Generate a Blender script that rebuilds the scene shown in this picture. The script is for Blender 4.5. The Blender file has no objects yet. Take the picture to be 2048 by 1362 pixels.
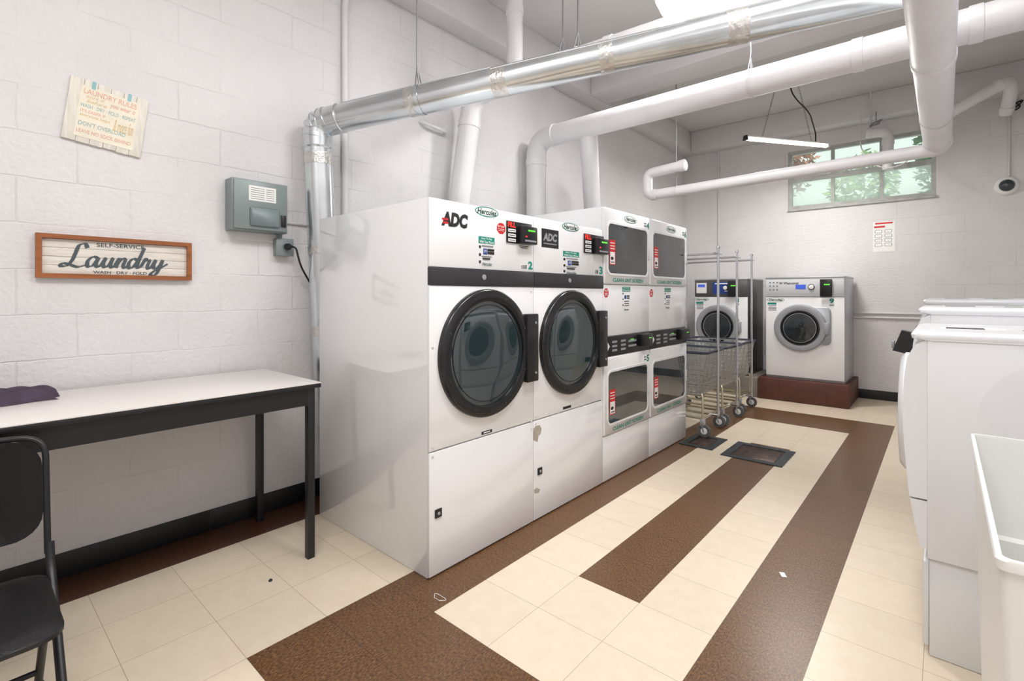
import bpy, bmesh, math, random
from mathutils import Vector, Matrix
random.seed(3)
SC = bpy.context.scene
C = SC.collection
PI = math.pi
# ---------------------------------------------------------------- measuring
F, V0, H, SN, CS = 986.0, 590.0, 1.30, 0.6577, 0.7533
def ray(u, v):
    a = (u-1024)/F
    return (-SN+a*CS, CS+a*SN, (V0-v)/F)
def px(u, v, X):
    r = ray(u, v); t = X/r[0]; return Vector((X, t*r[1], H+t*r[2]))
def py(u, v, Y):
    r = ray(u, v); t = Y/r[1]; return Vector((t*r[0], Y, H+t*r[2]))
def pz(u, v, Z):
    r = ray(u, v); t = (Z-H)/r[2]; return Vector((t*r[0], t*r[1], Z))
def fr(plane, d, u0, v0, u1, v1):
    um = (u0+u1)/2
    if plane == 'X':
        return px(u0, 600, d)[1], px(u1, 600, d)[1], px(um, v1, d)[2], px(um, v0, d)[2]
    return py(u0, 600, d)[0], py(u1, 600, d)[0], py(um, v1, d)[2], py(um, v0, d)[2]
# ---------------------------------------------------------------- materials
def lin(c):
    return tuple(((x/255)/12.92 if x/255 <= .04045 else ((x/255+.055)/1.055)**2.4) for x in c)
def nd(nt, t, **kw):
    n = nt.nodes.new(t)
    for k, v in kw.items(): setattr(n, k, v)
    return n
def mat(name, rgb, rough=.5, metal=0, var=.06, scale=9, bump=0, bscale=80, emit=0, coat=0, stretch=None, spec=.5, ior=1.5):
    m = bpy.data.materials.new(name); m.use_nodes = True
    nt = m.node_tree; L = nt.links; p = nt.nodes['Principled BSDF']
    c = lin(rgb)
    tc = nd(nt, 'ShaderNodeTexCoord'); no = nd(nt, 'ShaderNodeTexNoise')
    no.inputs['Scale'].default_value = scale; no.inputs['Detail'].default_value = 4
    src = tc.outputs['Object']
    if stretch:
        mp = nd(nt, 'ShaderNodeMapping'); mp.inputs['Scale'].default_value = stretch
        L.new(src, mp.inputs['Vector']); src = mp.outputs['Vector']
    L.new(src, no.inputs['Vector'])
    rp = nd(nt, 'ShaderNodeValToRGB')
    rp.color_ramp.elements[0].position = .3; rp.color_ramp.elements[1].position = .7
    rp.color_ramp.elements[0].color = (*[x*(1-var) for x in c], 1)
    rp.color_ramp.elements[1].color = (*[min(1, x*(1+var)) for x in c], 1)
    L.new(no.outputs['Fac'], rp.inputs['Fac']); L.new(rp.outputs['Color'], p.inputs['Base Color'])
    p.inputs['Roughness'].default_value = rough; p.inputs['Metallic'].default_value = metal
    p.inputs['Specular IOR Level'].default_value = spec; p.inputs['IOR'].default_value = ior
    p.inputs['Coat Weight'].default_value = coat; p.inputs['Coat Roughness'].default_value = .05
    if bump:
        n2 = nd(nt, 'ShaderNodeTexNoise'); n2.inputs['Scale'].default_value = bscale; n2.inputs['Detail'].default_value = 3
        L.new(src, n2.inputs['Vector'])
        b = nd(nt, 'ShaderNodeBump'); b.inputs['Strength'].default_value = bump; b.inputs['Distance'].default_value = .01
        L.new(n2.outputs['Fac'], b.inputs['Height']); L.new(b.outputs['Normal'], p.inputs['Normal'])
    if emit:
        p.inputs['Emission Color'].default_value = (*c, 1); p.inputs['Emission Strength'].default_value = emit
    return m
def wallmat(name, axis, rgb):
    m = bpy.data.materials.new(name); m.use_nodes = True
    nt = m.node_tree; L = nt.links; p = nt.nodes['Principled BSDF']; c = lin(rgb)
    g = nd(nt, 'ShaderNodeNewGeometry'); sp = nd(nt, 'ShaderNodeSeparateXYZ'); cb = nd(nt, 'ShaderNodeCombineXYZ')
    L.new(g.outputs['Position'], sp.inputs[0]); L.new(sp.outputs[axis], cb.inputs[0]); L.new(sp.outputs[2], cb.inputs[1])
    nw = nd(nt, 'ShaderNodeTexNoise'); nw.inputs['Scale'].default_value = 14; L.new(g.outputs['Position'], nw.inputs['Vector'])
    wob = nd(nt, 'ShaderNodeVectorMath', operation='MULTIPLY_ADD'); wob.inputs[1].default_value = (.014, .014, 0)
    L.new(nw.outputs['Color'], wob.inputs[0]); L.new(cb.outputs[0], wob.inputs[2])
    br = nd(nt, 'ShaderNodeTexBrick')
    for k, v in (('Scale', 1), ('Mortar Size', .005), ('Mortar Smooth', .8), ('Brick Width', .406), ('Row Height', .203)):
        br.inputs[k].default_value = v
    L.new(wob.outputs[0], br.inputs['Vector'])
    no = nd(nt, 'ShaderNodeTexNoise'); no.inputs['Scale'].default_value = 2.2; no.inputs['Detail'].default_value = 6
    L.new(g.outputs['Position'], no.inputs['Vector'])
    rp = nd(nt, 'ShaderNodeValToRGB'); rp.color_ramp.elements[0].position = .3; rp.color_ramp.elements[1].position = .7
    rp.color_ramp.elements[0].color = (*[x*.95 for x in c], 1); rp.color_ramp.elements[1].color = (*[min(1, x*1.04) for x in c], 1)
    L.new(no.outputs['Fac'], rp.inputs['Fac'])
    mx = nd(nt, 'ShaderNodeMix', data_type='RGBA'); mx.inputs[7].default_value = (*[x*.82 for x in c], 1)
    mm = nd(nt, 'ShaderNodeMath', operation='MULTIPLY'); mm.inputs[1].default_value = .5
    nm = nd(nt, 'ShaderNodeTexNoise'); nm.inputs['Scale'].default_value = 1.7; L.new(g.outputs['Position'], nm.inputs['Vector'])
    rm = nd(nt, 'ShaderNodeValToRGB'); rm.color_ramp.elements[0].position = .45; rm.color_ramp.elements[1].position = .66
    rm.color_ramp.elements[0].color = (.14, .14, .14, 1); L.new(nm.outputs['Fac'], rm.inputs['Fac'])
    mk = nd(nt, 'ShaderNodeMath', operation='MULTIPLY'); L.new(br.outputs['Fac'], mk.inputs[0]); L.new(rm.outputs['Color'], mk.inputs[1])
    L.new(mk.outputs[0], mm.inputs[0]); L.new(mm.outputs[0], mx.inputs[0]); L.new(rp.outputs['Color'], mx.inputs[6])
    L.new(mx.outputs[2], p.inputs['Base Color'])
    n2 = nd(nt, 'ShaderNodeTexNoise'); n2.inputs['Scale'].default_value = 42; n2.inputs['Detail'].default_value = 6
    L.new(g.outputs['Position'], n2.inputs['Vector'])
    hh = nd(nt, 'ShaderNodeMath', operation='MULTIPLY_ADD'); hh.inputs[1].default_value = -.9
    L.new(mk.outputs[0], hh.inputs[0]); L.new(n2.outputs['Fac'], hh.inputs[2])
    b = nd(nt, 'ShaderNodeBump'); b.inputs['Strength'].default_value = .36; b.inputs['Distance'].default_value = .013
    L.new(hh.outputs[0], b.inputs['Height']); L.new(b.outputs['Normal'], p.inputs['Normal'])
    p.inputs['Roughness'].default_value = .5
    return m
TX, TY, TS = -.355, 1.3125, .304
def tilemat(name, c1, c2, scale, p0, p1, seam, stretch=(1, 1, 1), rough=.3):
    m = bpy.data.materials.new(name); m.use_nodes = True
    nt = m.node_tree; L = nt.links; p = nt.nodes['Principled BSDF']
    g = nd(nt, 'ShaderNodeNewGeometry'); sp = nd(nt, 'ShaderNodeSeparateXYZ'); L.new(g.outputs['Position'], sp.inputs[0])
    pp, fl = [], []
    for ax, o in ((0, TX), (1, TY)):
        s = nd(nt, 'ShaderNodeMath', operation='SUBTRACT'); s.inputs[1].default_value = o; L.new(sp.outputs[ax], s.inputs[0])
        d = nd(nt, 'ShaderNodeMath', operation='DIVIDE'); d.inputs[1].default_value = TS; L.new(s.outputs[0], d.inputs[0])
        q = nd(nt, 'ShaderNodeMath', operation='PINGPONG'); q.inputs[1].default_value = .5; L.new(d.outputs[0], q.inputs[0]); pp.append(q)
        f = nd(nt, 'ShaderNodeMath', operation='FLOOR'); L.new(d.outputs[0], f.inputs[0]); fl.append(f)
    mn = nd(nt, 'ShaderNodeMath', operation='MINIMUM'); L.new(pp[0].outputs[0], mn.inputs[0]); L.new(pp[1].outputs[0], mn.inputs[1])
    lt = nd(nt, 'ShaderNodeMath', operation='LESS_THAN'); lt.inputs[1].default_value = .0036; L.new(mn.outputs[0], lt.inputs[0])
    cb = nd(nt, 'ShaderNodeCombineXYZ'); L.new(fl[0].outputs[0], cb.inputs[0]); L.new(fl[1].outputs[0], cb.inputs[1])
    wn = nd(nt, 'ShaderNodeTexWhiteNoise', noise_dimensions='3D'); L.new(cb.outputs[0], wn.inputs['Vector'])
    mp = nd(nt, 'ShaderNodeMapping'); mp.inputs['Scale'].default_value = stretch; L.new(g.outputs['Position'], mp.inputs['Vector'])
    no = nd(nt, 'ShaderNodeTexNoise'); no.inputs['Scale'].default_value = scale; no.inputs['Detail'].default_value = 3
    L.new(mp.outputs[0], no.inputs['Vector'])
    rp = nd(nt, 'ShaderNodeValToRGB'); rp.color_ramp.elements[0].position = p0; rp.color_ramp.elements[1].position = p1
    rp.color_ramp.elements[0].color = (*lin(c1), 1); rp.color_ramp.elements[1].color = (*lin(c2), 1)
    L.new(no.outputs['Fac'], rp.inputs['Fac'])
    mr = nd(nt, 'ShaderNodeMapRange'); mr.inputs[3].default_value = .97; mr.inputs[4].default_value = 1.025; L.new(wn.outputs['Value'], mr.inputs[0])
    sc = nd(nt, 'ShaderNodeVectorMath', operation='SCALE'); L.new(rp.outputs['Color'], sc.inputs[0]); L.new(mr.outputs[0], sc.inputs['Scale'])
    mx = nd(nt, 'ShaderNodeMix', data_type='RGBA'); mx.inputs[7].default_value = (*lin(seam), 1)
    L.new(lt.outputs[0], mx.inputs[0]); L.new(sc.outputs[0], mx.inputs[6]); L.new(mx.outputs[2], p.inputs['Base Color'])
    p.inputs['Roughness'].default_value = rough
    return m
def glassmat(name, rgb, fac, tr=(.9, .95, .92, 1)):
    m = bpy.data.materials.new(name); m.use_nodes = True
    nt = m.node_tree; L = nt.links; nt.nodes.remove(nt.nodes['Principled BSDF'])
    t = nd(nt, 'ShaderNodeBsdfTransparent'); t.inputs[0].default_value = (*lin(rgb), 1)
    g = nd(nt, 'ShaderNodeBsdfTranslucent'); g.inputs[0].default_value = tr
    no = nd(nt, 'ShaderNodeTexNoise'); no.inputs['Scale'].default_value = 3
    mr = nd(nt, 'ShaderNodeMapRange'); mr.inputs[3].default_value = fac*.5; mr.inputs[4].default_value = fac*1.5; L.new(no.outputs['Fac'], mr.inputs[0])
    mx = nd(nt, 'ShaderNodeMixShader'); L.new(mr.outputs[0], mx.inputs[0]); L.new(t.outputs[0], mx.inputs[1]); L.new(g.outputs[0], mx.inputs[2])
    L.new(mx.outputs[0], nt.nodes['Material Output'].inputs['Surface'])
    return m
def drumglass(name):
    m = mat(name, (26, 36, 40), .015, 0, .3, 3, ior=2.1)
    nt = m.node_tree; L = nt.links; p = nt.nodes['Principled BSDF']
    tc = nd(nt, 'ShaderNodeTexCoord'); v = nd(nt, 'ShaderNodeTexVoronoi'); v.inputs['Scale'].default_value = 95; v.inputs['Randomness'].default_value = .1
    L.new(tc.outputs['Object'], v.inputs['Vector'])
    r = nd(nt, 'ShaderNodeValToRGB'); r.color_ramp.elements[0].position = .25; r.color_ramp.elements[1].position = .4
    r.color_ramp.elements[0].color = (*lin((22, 31, 34)), 1); r.color_ramp.elements[1].color = (*lin((40, 55, 59)), 1)
    L.new(v.outputs['Distance'], r.inputs['Fac']); L.new(r.outputs['Color'], p.inputs['Base Color'])
    return m

M = {}
M['wallL'] = wallmat('painted block left', 1, (221, 219, 220))
M['wallB'] = wallmat('painted block back', 0, (219, 216, 217))
M['ceil'] = mat('ceiling paint', (202, 200, 199), .7, var=.05, scale=1.5, bump=.15, bscale=30)
M['beam'] = mat('beam paint', (213, 210, 211), .6, var=.05, scale=2, bump=.15, bscale=25)
M['beige'] = tilemat('beige vinyl tile', (220, 205, 183), (225, 211, 190), 16, .3, .7, (172, 156, 134))
M['brown'] = tilemat('brown vinyl tile', (76, 50, 30), (126, 92, 61), 130, .36, .68, (62, 42, 26), (1.3, .6, 1))
M['wine'] = tilemat('dark brown border tile', (60, 32, 20), (94, 58, 40), 130, .36, .7, (50, 25, 16), (1.3, .6, 1))
M['black'] = mat('black vinyl', (18, 19, 22), .45)
M['white'] = mat('white enamel', (238, 238, 240), .16, var=.012, scale=2, coat=.35)
M['whiteside'] = mat('white enamel side', (236, 237, 239), .08, var=.008, scale=2, coat=1, spec=.8)
M['appl'] = mat('white appliance', (236, 237, 240), .22, var=.012, scale=2)
M['ped'] = mat('white pedestal', (230, 231, 233), .35, var=.02, scale=2)
M['band'] = mat('dark grey band', (46, 46, 49), .4, var=.05)
M['ring'] = mat('black door ring', (30, 30, 32), .22, var=.06)
M['glass'] = drumglass('dark porthole glass')
M['glassd'] = mat('dark window glass', (40, 46, 50), .05, var=.5, scale=4, coat=.5)
M['glassw'] = mat('grey dryer window glass', (62, 67, 70), .02, var=.5, scale=3.5, ior=2.0)
M['blk'] = mat('black plastic', (22, 22, 24), .35)
M['chrome'] = mat('chrome', (215, 217, 222), .2, 1, var=.04)
M['steel'] = mat('brushed steel', (186, 189, 195), .34, .7, var=.05, scale=6, stretch=(1, 1, 20))
M['lsteel'] = mat('pale grey panel', (206, 208, 212), .4, 0, var=.03, scale=6, stretch=(1, 1, 20))
M['dsteel'] = mat('dark steel side', (92, 90, 90), .4, .5, var=.05)
M['silver'] = mat('silver plastic', (158, 160, 166), .35, .2, var=.04)
M['duct'] = mat('galvanised sheet', (210, 215, 218), .22, .9, var=.1, scale=5, bump=.06, bscale=9)
M['foil'] = mat('foil tape', (208, 206, 203), .3, .85, var=.12, scale=25, bump=.6, bscale=45)
M['pipe'] = mat('white painted pipe', (224, 222, 224), .38, var=.04, scale=4, bump=.25, bscale=18)
M['cond'] = mat('painted conduit', (214, 211, 213), .45, var=.04)
M['rod'] = mat('grey hanger metal', (140, 140, 142), .45, .6, var=.1)
M['rust'] = mat('rusty cover', (78, 58, 46), .3, .5, var=.5, scale=18, bump=.4, bscale=50)
M['iron'] = mat('dark iron frame', (66, 74, 78), .38, .7, var=.45, scale=20)
M['maroon'] = mat('red brown painted concrete', (84, 46, 36), .6, var=.25, scale=10, bump=.3, bscale=35)
M['conc'] = mat('grey concrete', (128, 122, 116), .8, var=.15, scale=10, bump=.3, bscale=35)
M['scuff'] = mat('bare scuffed metal', (176, 168, 154), .7, var=.15, scale=30)
M['teal'] = mat('teal print', (0, 138, 120), .5, var=.02)
M['dteal'] = mat('dark teal print', (10, 74, 66), .5, var=.02)
M['red'] = mat('red print', (205, 32, 38), .5, var=.02)
M['ink'] = mat('black print', (28, 28, 30), .5, var=.02)
M['grey'] = mat('grey print', (120, 122, 126), .45, var=.03)
M['paper'] = mat('white paper', (238, 238, 236), .6, var=.02)
M['blue'] = mat('blue print', (30, 62, 140), .45, var=.03)
M['led'] = mat('red display', (255, 40, 30), .4, emit=1.5)
M['grn'] = mat('green display', (90, 200, 60), .4, emit=.7)
M['scr'] = mat('blue display', (60, 90, 190), .3, emit=.4)
M['lamin'] = mat('white laminate', (228, 223, 219), .35, var=.02, scale=3)
M['tblk'] = mat('black table metal', (24, 24, 27), .4)
M['chairp'] = mat('black chair plastic', (12, 11, 11), .16, spec=.4)
M['chairf'] = mat('black seat vinyl', (20, 20, 22), .4, bump=.15, bscale=140)
M['cloth'] = mat('purple cloth', (74, 62, 78), .9, var=.2, scale=20, bump=.5, bscale=160)
M['wood'] = mat('stained wood frame', (150, 86, 42), .5, var=.25, scale=8, stretch=(6, 1, 6), bump=.15)
M['plank'] = mat('whitewashed planks', (224, 218, 209), .65, var=.1, scale=10, stretch=(1, 1, 9))
M['plankv'] = mat('whitewashed plaque', (226, 221, 210), .65, var=.1, scale=10, stretch=(1, 9, 1))
M['parch'] = mat('cream printed panel', (236, 228, 210), .6, var=.05)
M['slate'] = mat('slate lettering', (74, 84, 90), .6)
M['coral'] = mat('coral lettering', (224, 172, 150), .6)
M['aqua'] = mat('aqua lettering', (154, 186, 184), .6)
M['gold'] = mat('gold lettering', (218, 190, 136), .6)
M['tape'] = mat('blue tape', (142, 190, 198), .5)
M['pgrey'] = mat('grey green panel', (130, 141, 141), .4, .2, var=.04)
M['pgrey2'] = mat('grey green cover', (112, 124, 126), .4, .2, var=.04)
M['cartw'] = mat('cart chrome wire', (186, 186, 184), .28, .85, var=.06)
M['cartp'] = mat('cart tarnished tube', (200, 192, 168), .28, .9, var=.1)
M['navy'] = mat('navy vinyl bumper', (44, 48, 64), .4)
M['rub'] = mat('grey rubber', (96, 98, 100), .6)
M['bin'] = mat('white plastic', (242, 242, 239), .35, var=.012)
M['lampon'] = mat('lit white lamp glass', (255, 250, 242), .4, emit=2.6)
M['tube'] = mat('lit tube', (255, 242, 214), .4, emit=8)
M['winf'] = mat('painted steel window', (178, 180, 176), .5, var=.12, scale=12, bump=.2)
M['pane'] = glassmat('clear window pane', (230, 236, 230), .08)
M['panef'] = glassmat('frosted window pane', (232, 240, 232), .34, (.92, .96, .92, 1))
M['leaf1'] = mat('green leaf', (70, 114, 50), .5, var=.5, scale=3)
M['leaf2'] = mat('pale leaf', (138, 170, 104), .5, var=.4, scale=3)
M['leaf3'] = mat('pinkish leaf', (178, 126, 104), .5, var=.35, scale=3)
M['bark'] = mat('bark', (84, 70, 58), .9, var=.3)

# ---------------------------------------------------------------- mesh builder
OFF = {}
def rrect(a0, a1, b0, b1, r, n=5):
    P = []
    for cx, cy, s in ((a1-r, b1-r, 0), (a0+r, b1-r, 1), (a0+r, b0+r, 2), (a1-r, b0+r, 3)):
        for k in range(n+1):
            t = (s+k/n)*PI/2; P.append((cx+r*math.cos(t), cy+r*math.sin(t)))
    return P
def circ(ca, cb, ra, rb, n=24, ph=0):
    return [(ca+ra*math.cos(2*PI*k/n+ph), cb+rb*math.sin(2*PI*k/n+ph)) for k in range(n)]
def P3(plane, a, b, d):
    return (d, a, b) if plane == 'X' else ((a, d, b) if plane == 'Y' else (a, b, d))
def fillet(pts, rad, seg=6):
    pts = [Vector(p) for p in pts]; out = [pts[0]]
    for i in range(1, len(pts)-1):
        p = pts[i]; a = pts[i-1]-p; b = pts[i+1]-p
        k = min(rad, a.length*.49, b.length*.49)
        q0 = p+a.normalized()*k; q2 = p+b.normalized()*k
        for j in range(seg+1):
            t = j/seg; out.append(q0*(1-t)**2+p*2*t*(1-t)+q2*t*t)
    out.append(pts[-1]); return out
def crom(pts, n=7):
    P = [Vector(p) for p in pts]; P = [P[0]*2-P[1]]+P+[P[-1]*2-P[-2]]; out = []
    for i in range(1, len(P)-2):
        for j in range(n):
            t = j/n; a, b, c, d = P[i-1], P[i], P[i+1], P[i+2]
            out.append(.5*(2*b+(c-a)*t+(2*a-5*b+4*c-d)*t*t+(3*b-a-3*c+d)*t**3))
    out.append(P[-2]); return out
TXT = {}
def text_mesh(body, shear=0, bold=0):
    k = (body, shear, bold)
    if k in TXT: return TXT[k]
    cu = bpy.data.curves.new('txt', 'FONT'); cu.body = body; cu.shear = shear; cu.offset = bold; cu.resolution_u = 3
    ob = bpy.data.objects.new('txt', cu); C.objects.link(ob)
    dg = bpy.context.evaluated_depsgraph_get(); dg.update()
    me = bpy.data.meshes.new_from_object(ob.evaluated_get(dg))
    bpy.data.objects.remove(ob); bpy.data.curves.remove(cu)
    vs = [v.co.copy() for v in me.vertices]
    x0 = min(v.x for v in vs); x1 = max(v.x for v in vs); y0 = min(v.y for v in vs); y1 = max(v.y for v in vs)
    fs = [tuple(p.vertices) for p in me.polygons]
    bpy.data.meshes.remove(me)
    TXT[k] = ([((v.x-x0)/(x1-x0), (v.y-y0)/(y1-y0)) for v in vs], fs); return TXT[k]
class B:
    def __init__(s, m=None):
        s.bm = bmesh.new(); s.m = []; s.i = 0
        if m: s.use(m)
    def use(s, m):
        m = M[m] if isinstance(m, str) else m
        if m not in s.m: s.m.append(m)
        s.i = s.m.index(m); return s
    def add(s, t, mx=None, nrm=True):
        if mx is not None: bmesh.ops.transform(t, matrix=mx, verts=t.verts)
        if nrm: bmesh.ops.recalc_face_normals(t, faces=t.faces)
        for f in t.faces: f.material_index = s.i; f.smooth = True
        me = bpy.data.meshes.new('t'); t.to_mesh(me); t.free(); s.bm.from_mesh(me); bpy.data.meshes.remove(me)
        return s
    def box(s, x0, x1, y0, y1, z0, z1, bev=0, seg=2, mx=None):
        t = bmesh.new(); bmesh.ops.create_cube(t, size=1)
        for v in t.verts:
            v.co = ((x0+x1)/2+v.co.x*(x1-x0), (y0+y1)/2+v.co.y*(y1-y0), (z0+z1)/2+v.co.z*(z1-z0))
        if bev: bmesh.ops.bevel(t, geom=t.edges[:], offset=bev, segments=seg, profile=.5, affect='EDGES')
        return s.add(t, mx)
    def loft(s, loops, cap0=True, cap1=True, closed=False, mx=None):
        t = bmesh.new(); R = [[t.verts.new(p) for p in l] for l in loops]; n = len(R[0])
        rng = range(len(R)) if closed else range(len(R)-1)
        for i in rng:
            A, Bq = R[i], R[(i+1) % len(R)]
            for k in range(n):
                t.faces.new((A[k], A[(k+1) % n], Bq[(k+1) % n], Bq[k]))
        if not closed:
            if cap0: t.faces.new(R[0][::-1])
            if cap1: t.faces.new(R[-1])
        return s.add(t, mx)
    def prism(s, loop, plane, d0, d1, bev=0, mx=None):
        if not bev:
            return s.loft([[P3(plane, a, b, d0) for a, b in loop], [P3(plane, a, b, d1) for a, b in loop]], mx=mx)
        ca = sum(p[0] for p in loop)/len(loop); cb = sum(p[1] for p in loop)/len(loop)
        ra = max(abs(p[0]-ca) for p in loop); rb = max(abs(p[1]-cb) for p in loop)
        ins = [(ca+(a-ca)*(1-bev/ra), cb+(b-cb)*(1-bev/rb)) for a, b in loop]
        sg = 1 if d1 > d0 else -1
        e = min(bev, abs(d1-d0)*.8)
        return s.loft([[P3(plane, a, b, d0) for a, b in loop], [P3(plane, a, b, d1-sg*e) for a, b in loop], [P3(plane, a, b, d1) for a, b in ins]], mx=mx)
    def frame(s, outer, inner, plane, d0, d1, mx=None):
        return s.loft([[P3(plane, a, b, d) for a, b in l] for l, d in ((outer, d0), (outer, d1), (inner, d1), (inner, d0))], closed=True, mx=mx)
    def tube(s, pts, r, n=12, closed=False, mx=None):
        pts = [Vector(p) for p in pts]; N = len(pts); loops = []; nr = None
        for i, p in enumerate(pts):
            if closed: tg = pts[(i+1) % N]-pts[i-1]
            else: tg = (pts[min(i+1, N-1)]-p).normalized()*(i < N-1)+(p-pts[max(i-1, 0)]).normalized()*(i > 0)
            tg.normalize()
            if nr is None:
                nr = tg.orthogonal().normalized()
            else:
                nr = (nr-tg*nr.dot(tg)).normalized()
            bi = tg.cross(nr); rr = r[i] if isinstance(r, (list, tuple)) else r
            loops.append([p+nr*rr*math.cos(2*PI*k/n)+bi*rr*math.sin(2*PI*k/n) for k in range(n)])
        return s.loft(loops, closed=closed, mx=mx)
    def lathe(s, prof, c, axis, n=40, closed=False):
        c = Vector(c); ax = Vector(axis).normalized(); u = ax.orthogonal().normalized(); w = ax.cross(u)
        loops = [[c+ax*h+(u*math.cos(2*PI*k/n)+w*math.sin(2*PI*k/n))*max(r, 1e-4) for k in range(n)] for r, h in prof]
        return s.loft(loops, closed=closed)
    def plate(s, plane, d, a0, a1, b0, b1, t=.002):
        sg = 1 if plane in 'XZ' else -1
        return s.loft([[P3(plane, *q, d) for q in ((a0, b0), (a1, b0), (a1, b1), (a0, b1))], [P3(plane, *q, d+sg*t) for q in ((a0, b0), (a1, b0), (a1, b1), (a0, b1))]])
    def text(s, body, plane, d, a0, a1, b0, b1, shear=0, bold=0, mx=None):
        vs, fs = text_mesh(body, shear, bold); t = bmesh.new()
        V = [t.verts.new(P3(plane, a0+x*(a1-a0), b0+y*(b1-b0), d)) for x, y in vs]
        for f in fs:
            try: t.faces.new([V[i] for i in f])
            except ValueError: pass
        return s.add(t, mx, nrm=False)
    def pen(s, pts, plane, d, nib, thin):
        """a broad nib stroke through the points, as a flat ribbon"""
        P = crom([(x, y, 0) for x, y in pts]); t = bmesh.new(); nb = Vector((nib[0], nib[1], 0)); prev = None
        for i, p in enumerate(P):
            tg = (P[min(i+1, len(P)-1)]-P[max(i-1, 0)]).normalized(); pr = Vector((-tg.y, tg.x, 0))
            w = abs(pr.dot(nb))+thin
            a, b_ = p+pr*w, p-pr*w
            q = (t.verts.new(P3(plane, a.x, a.y, d+1e-6*i)), t.verts.new(P3(plane, b_.x, b_.y, d+1e-6*i)))
            if prev: t.faces.new((prev[1], q[1], q[0], prev[0]))
            prev = q
        return s.add(t, nrm=False)
    def fin(s, name, parent=None, origin=None, ang=40):
        o0 = Vector(origin) if origin is not None else (OFF[parent.name] if parent else Vector((0, 0, 0)))
        bmesh.ops.translate(s.bm, verts=s.bm.verts, vec=-o0)
        me = bpy.data.meshes.new(name); s.bm.to_mesh(me); s.bm.free()
        for m in s.m: me.materials.append(m)
        me.set_sharp_from_angle(angle=math.radians(ang))
        o = bpy.data.objects.new(name, me); C.objects.link(o)
        if parent: o.parent = parent
        else: o.location = o0
        OFF[o.name] = o0; return o
def thing(name, label, cat, loc, group=None):
    o = bpy.data.objects.new(name, None); C.objects.link(o); o.location = loc; o.empty_display_size = .1
    o['label'] = label; o['category'] = cat
    if group: o['group'] = group
    OFF[o.name] = Vector(loc); return o
def tag(o, label, cat, group=None):
    o['label'] = label; o['category'] = cat
    if group: o['group'] = group
    return o
def struct(o, label, cat='room'):
    o['kind'] = 'structure'; o['label'] = label; o['category'] = cat; return o
def lab(root, name, plane, d, items):
    """printed items given as (kind, material, u0, v0, u1, v1[, text]) measured on the surface"""
    b = B(); sg = 1 if plane == 'X' else -1; k = 0
    for it in items:
        kind, m = it[0], it[1]; a0, a1, b0, b1 = fr(plane, d, *it[2:6]); b.use(m); k += 1
        dd = d+sg*(.0004+.0003*k)
        if kind == 'r': b.plate(plane, d, a0, a1, b0, b1, .0004+.0003*k)
        elif kind == 't': b.text(it[6], plane, dd, a0, a1, b0, b1, *(it[7:]))
        elif kind == 'o': b.prism(circ((a0+a1)/2, (b0+b1)/2, (a1-a0)/2, (b1-b0)/2), plane, d, dd)
        elif kind == '8': b.prism(circ((a0+a1)/2, (b0+b1)/2, (a1-a0)/2, (b1-b0)/2, 8, PI/8), plane, d, dd)
        elif kind == 'p':
            P = [((px if plane == 'X' else py)(u, v, d)) for u, v in zip(it[6][::2], it[6][1::2])]
            b.prism([((p.y if plane == 'X' else p.x), p.z) for p in P], plane, d, dd)
    return b.fin(name, root)

# ---------------------------------------------------------------- room
XL, XR, YB, YF, ZC = -3.05, 1.15, 7.60, -1.25, 3.75
def floor():
    bm = bmesh.new()
    xs = sorted({XL, XR} | {TX+TS*i for i in range(-12, 8) if XL < TX+TS*i < XR})
    ys = sorted({YF, YB} | {TY+TS*j for j in range(-12, 26) if YF < TY+TS*j < YB})
    V = {(i, j): bm.verts.new((x, y, 0)) for i, x in enumerate(xs) for j, y in enumerate(ys)}
    for i in range(len(xs)-1):
        for j in range(len(ys)-1):
            f = bm.faces.new((V[i, j], V[i+1, j], V[i+1, j+1], V[i, j+1]))
            ci = math.floor(((xs[i]+xs[i+1])/2-TX)/TS); cj = math.floor(((ys[j]+ys[j+1])/2-TY)/TS)
            k = 0
            if -5 <= ci <= -1 and -2 <= cj <= 15 and (ci in (-5, -1) or cj < 0 or cj >= 14): k = 1
            if ci == -3 and 2 <= cj <= 10: k = 1
            if ci <= -9: k = 2
            f.material_index = k
    me = bpy.data.meshes.new('floor'); bm.to_mesh(me); bm.free()
    for m in ('beige', 'brown', 'wine'): me.materials.append(M[m])
    o = bpy.data.objects.new('floor', me); C.objects.link(o)
    struct(o, 'beige vinyl tile floor with brown striped border pattern', 'floor')
floor()
struct(B('wallL').box(XL-.2, XL, YF-.2, YB+.2, 0, ZC).fin('wall_left'), 'white painted concrete block wall behind the table and dryers', 'wall')
WX0, WX1, WZ0, WZ1 = -1.60, -.055, 2.47, 3.26
b = B('wallB'); b.box(XL, WX0, YB, YB+.2, 0, ZC).box(WX1, XR, YB, YB+.2, 0, ZC).box(WX0, WX1, YB, YB+.2, 0, WZ0).box(WX0, WX1, YB, YB+.2, WZ1, ZC)
struct(b.fin('wall_back'), 'white painted block end wall with small high window', 'wall')
struct(B('wallL').box(XR, XR+.2, YF-.2, YB+.2, 0, ZC).fin('wall_right'), 'white wall behind the row of machines', 'wall')
struct(B('wallB').box(XL, XR, YF-.2, YF, 0, ZC).fin('wall_front'), 'white wall behind the viewer', 'wall')
struct(B('ceil').box(XL-.2, XR+.2, YF-.2, YB+.2, ZC, ZC+.15).fin('ceiling'), 'off white plaster ceiling', 'ceiling')
struct(B('beam').box(XL, XL+.2, YF, YB, 3.45, ZC, .01).fin('trim_1'), 'boxed ledge along the top of the left wall', 'beam')
struct(B('beam').box(XL+.2, XR, YB-.25, YB, 3.45, ZC, .01).fin('trim_2'), 'white beam along the top of the end wall', 'beam')
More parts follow.
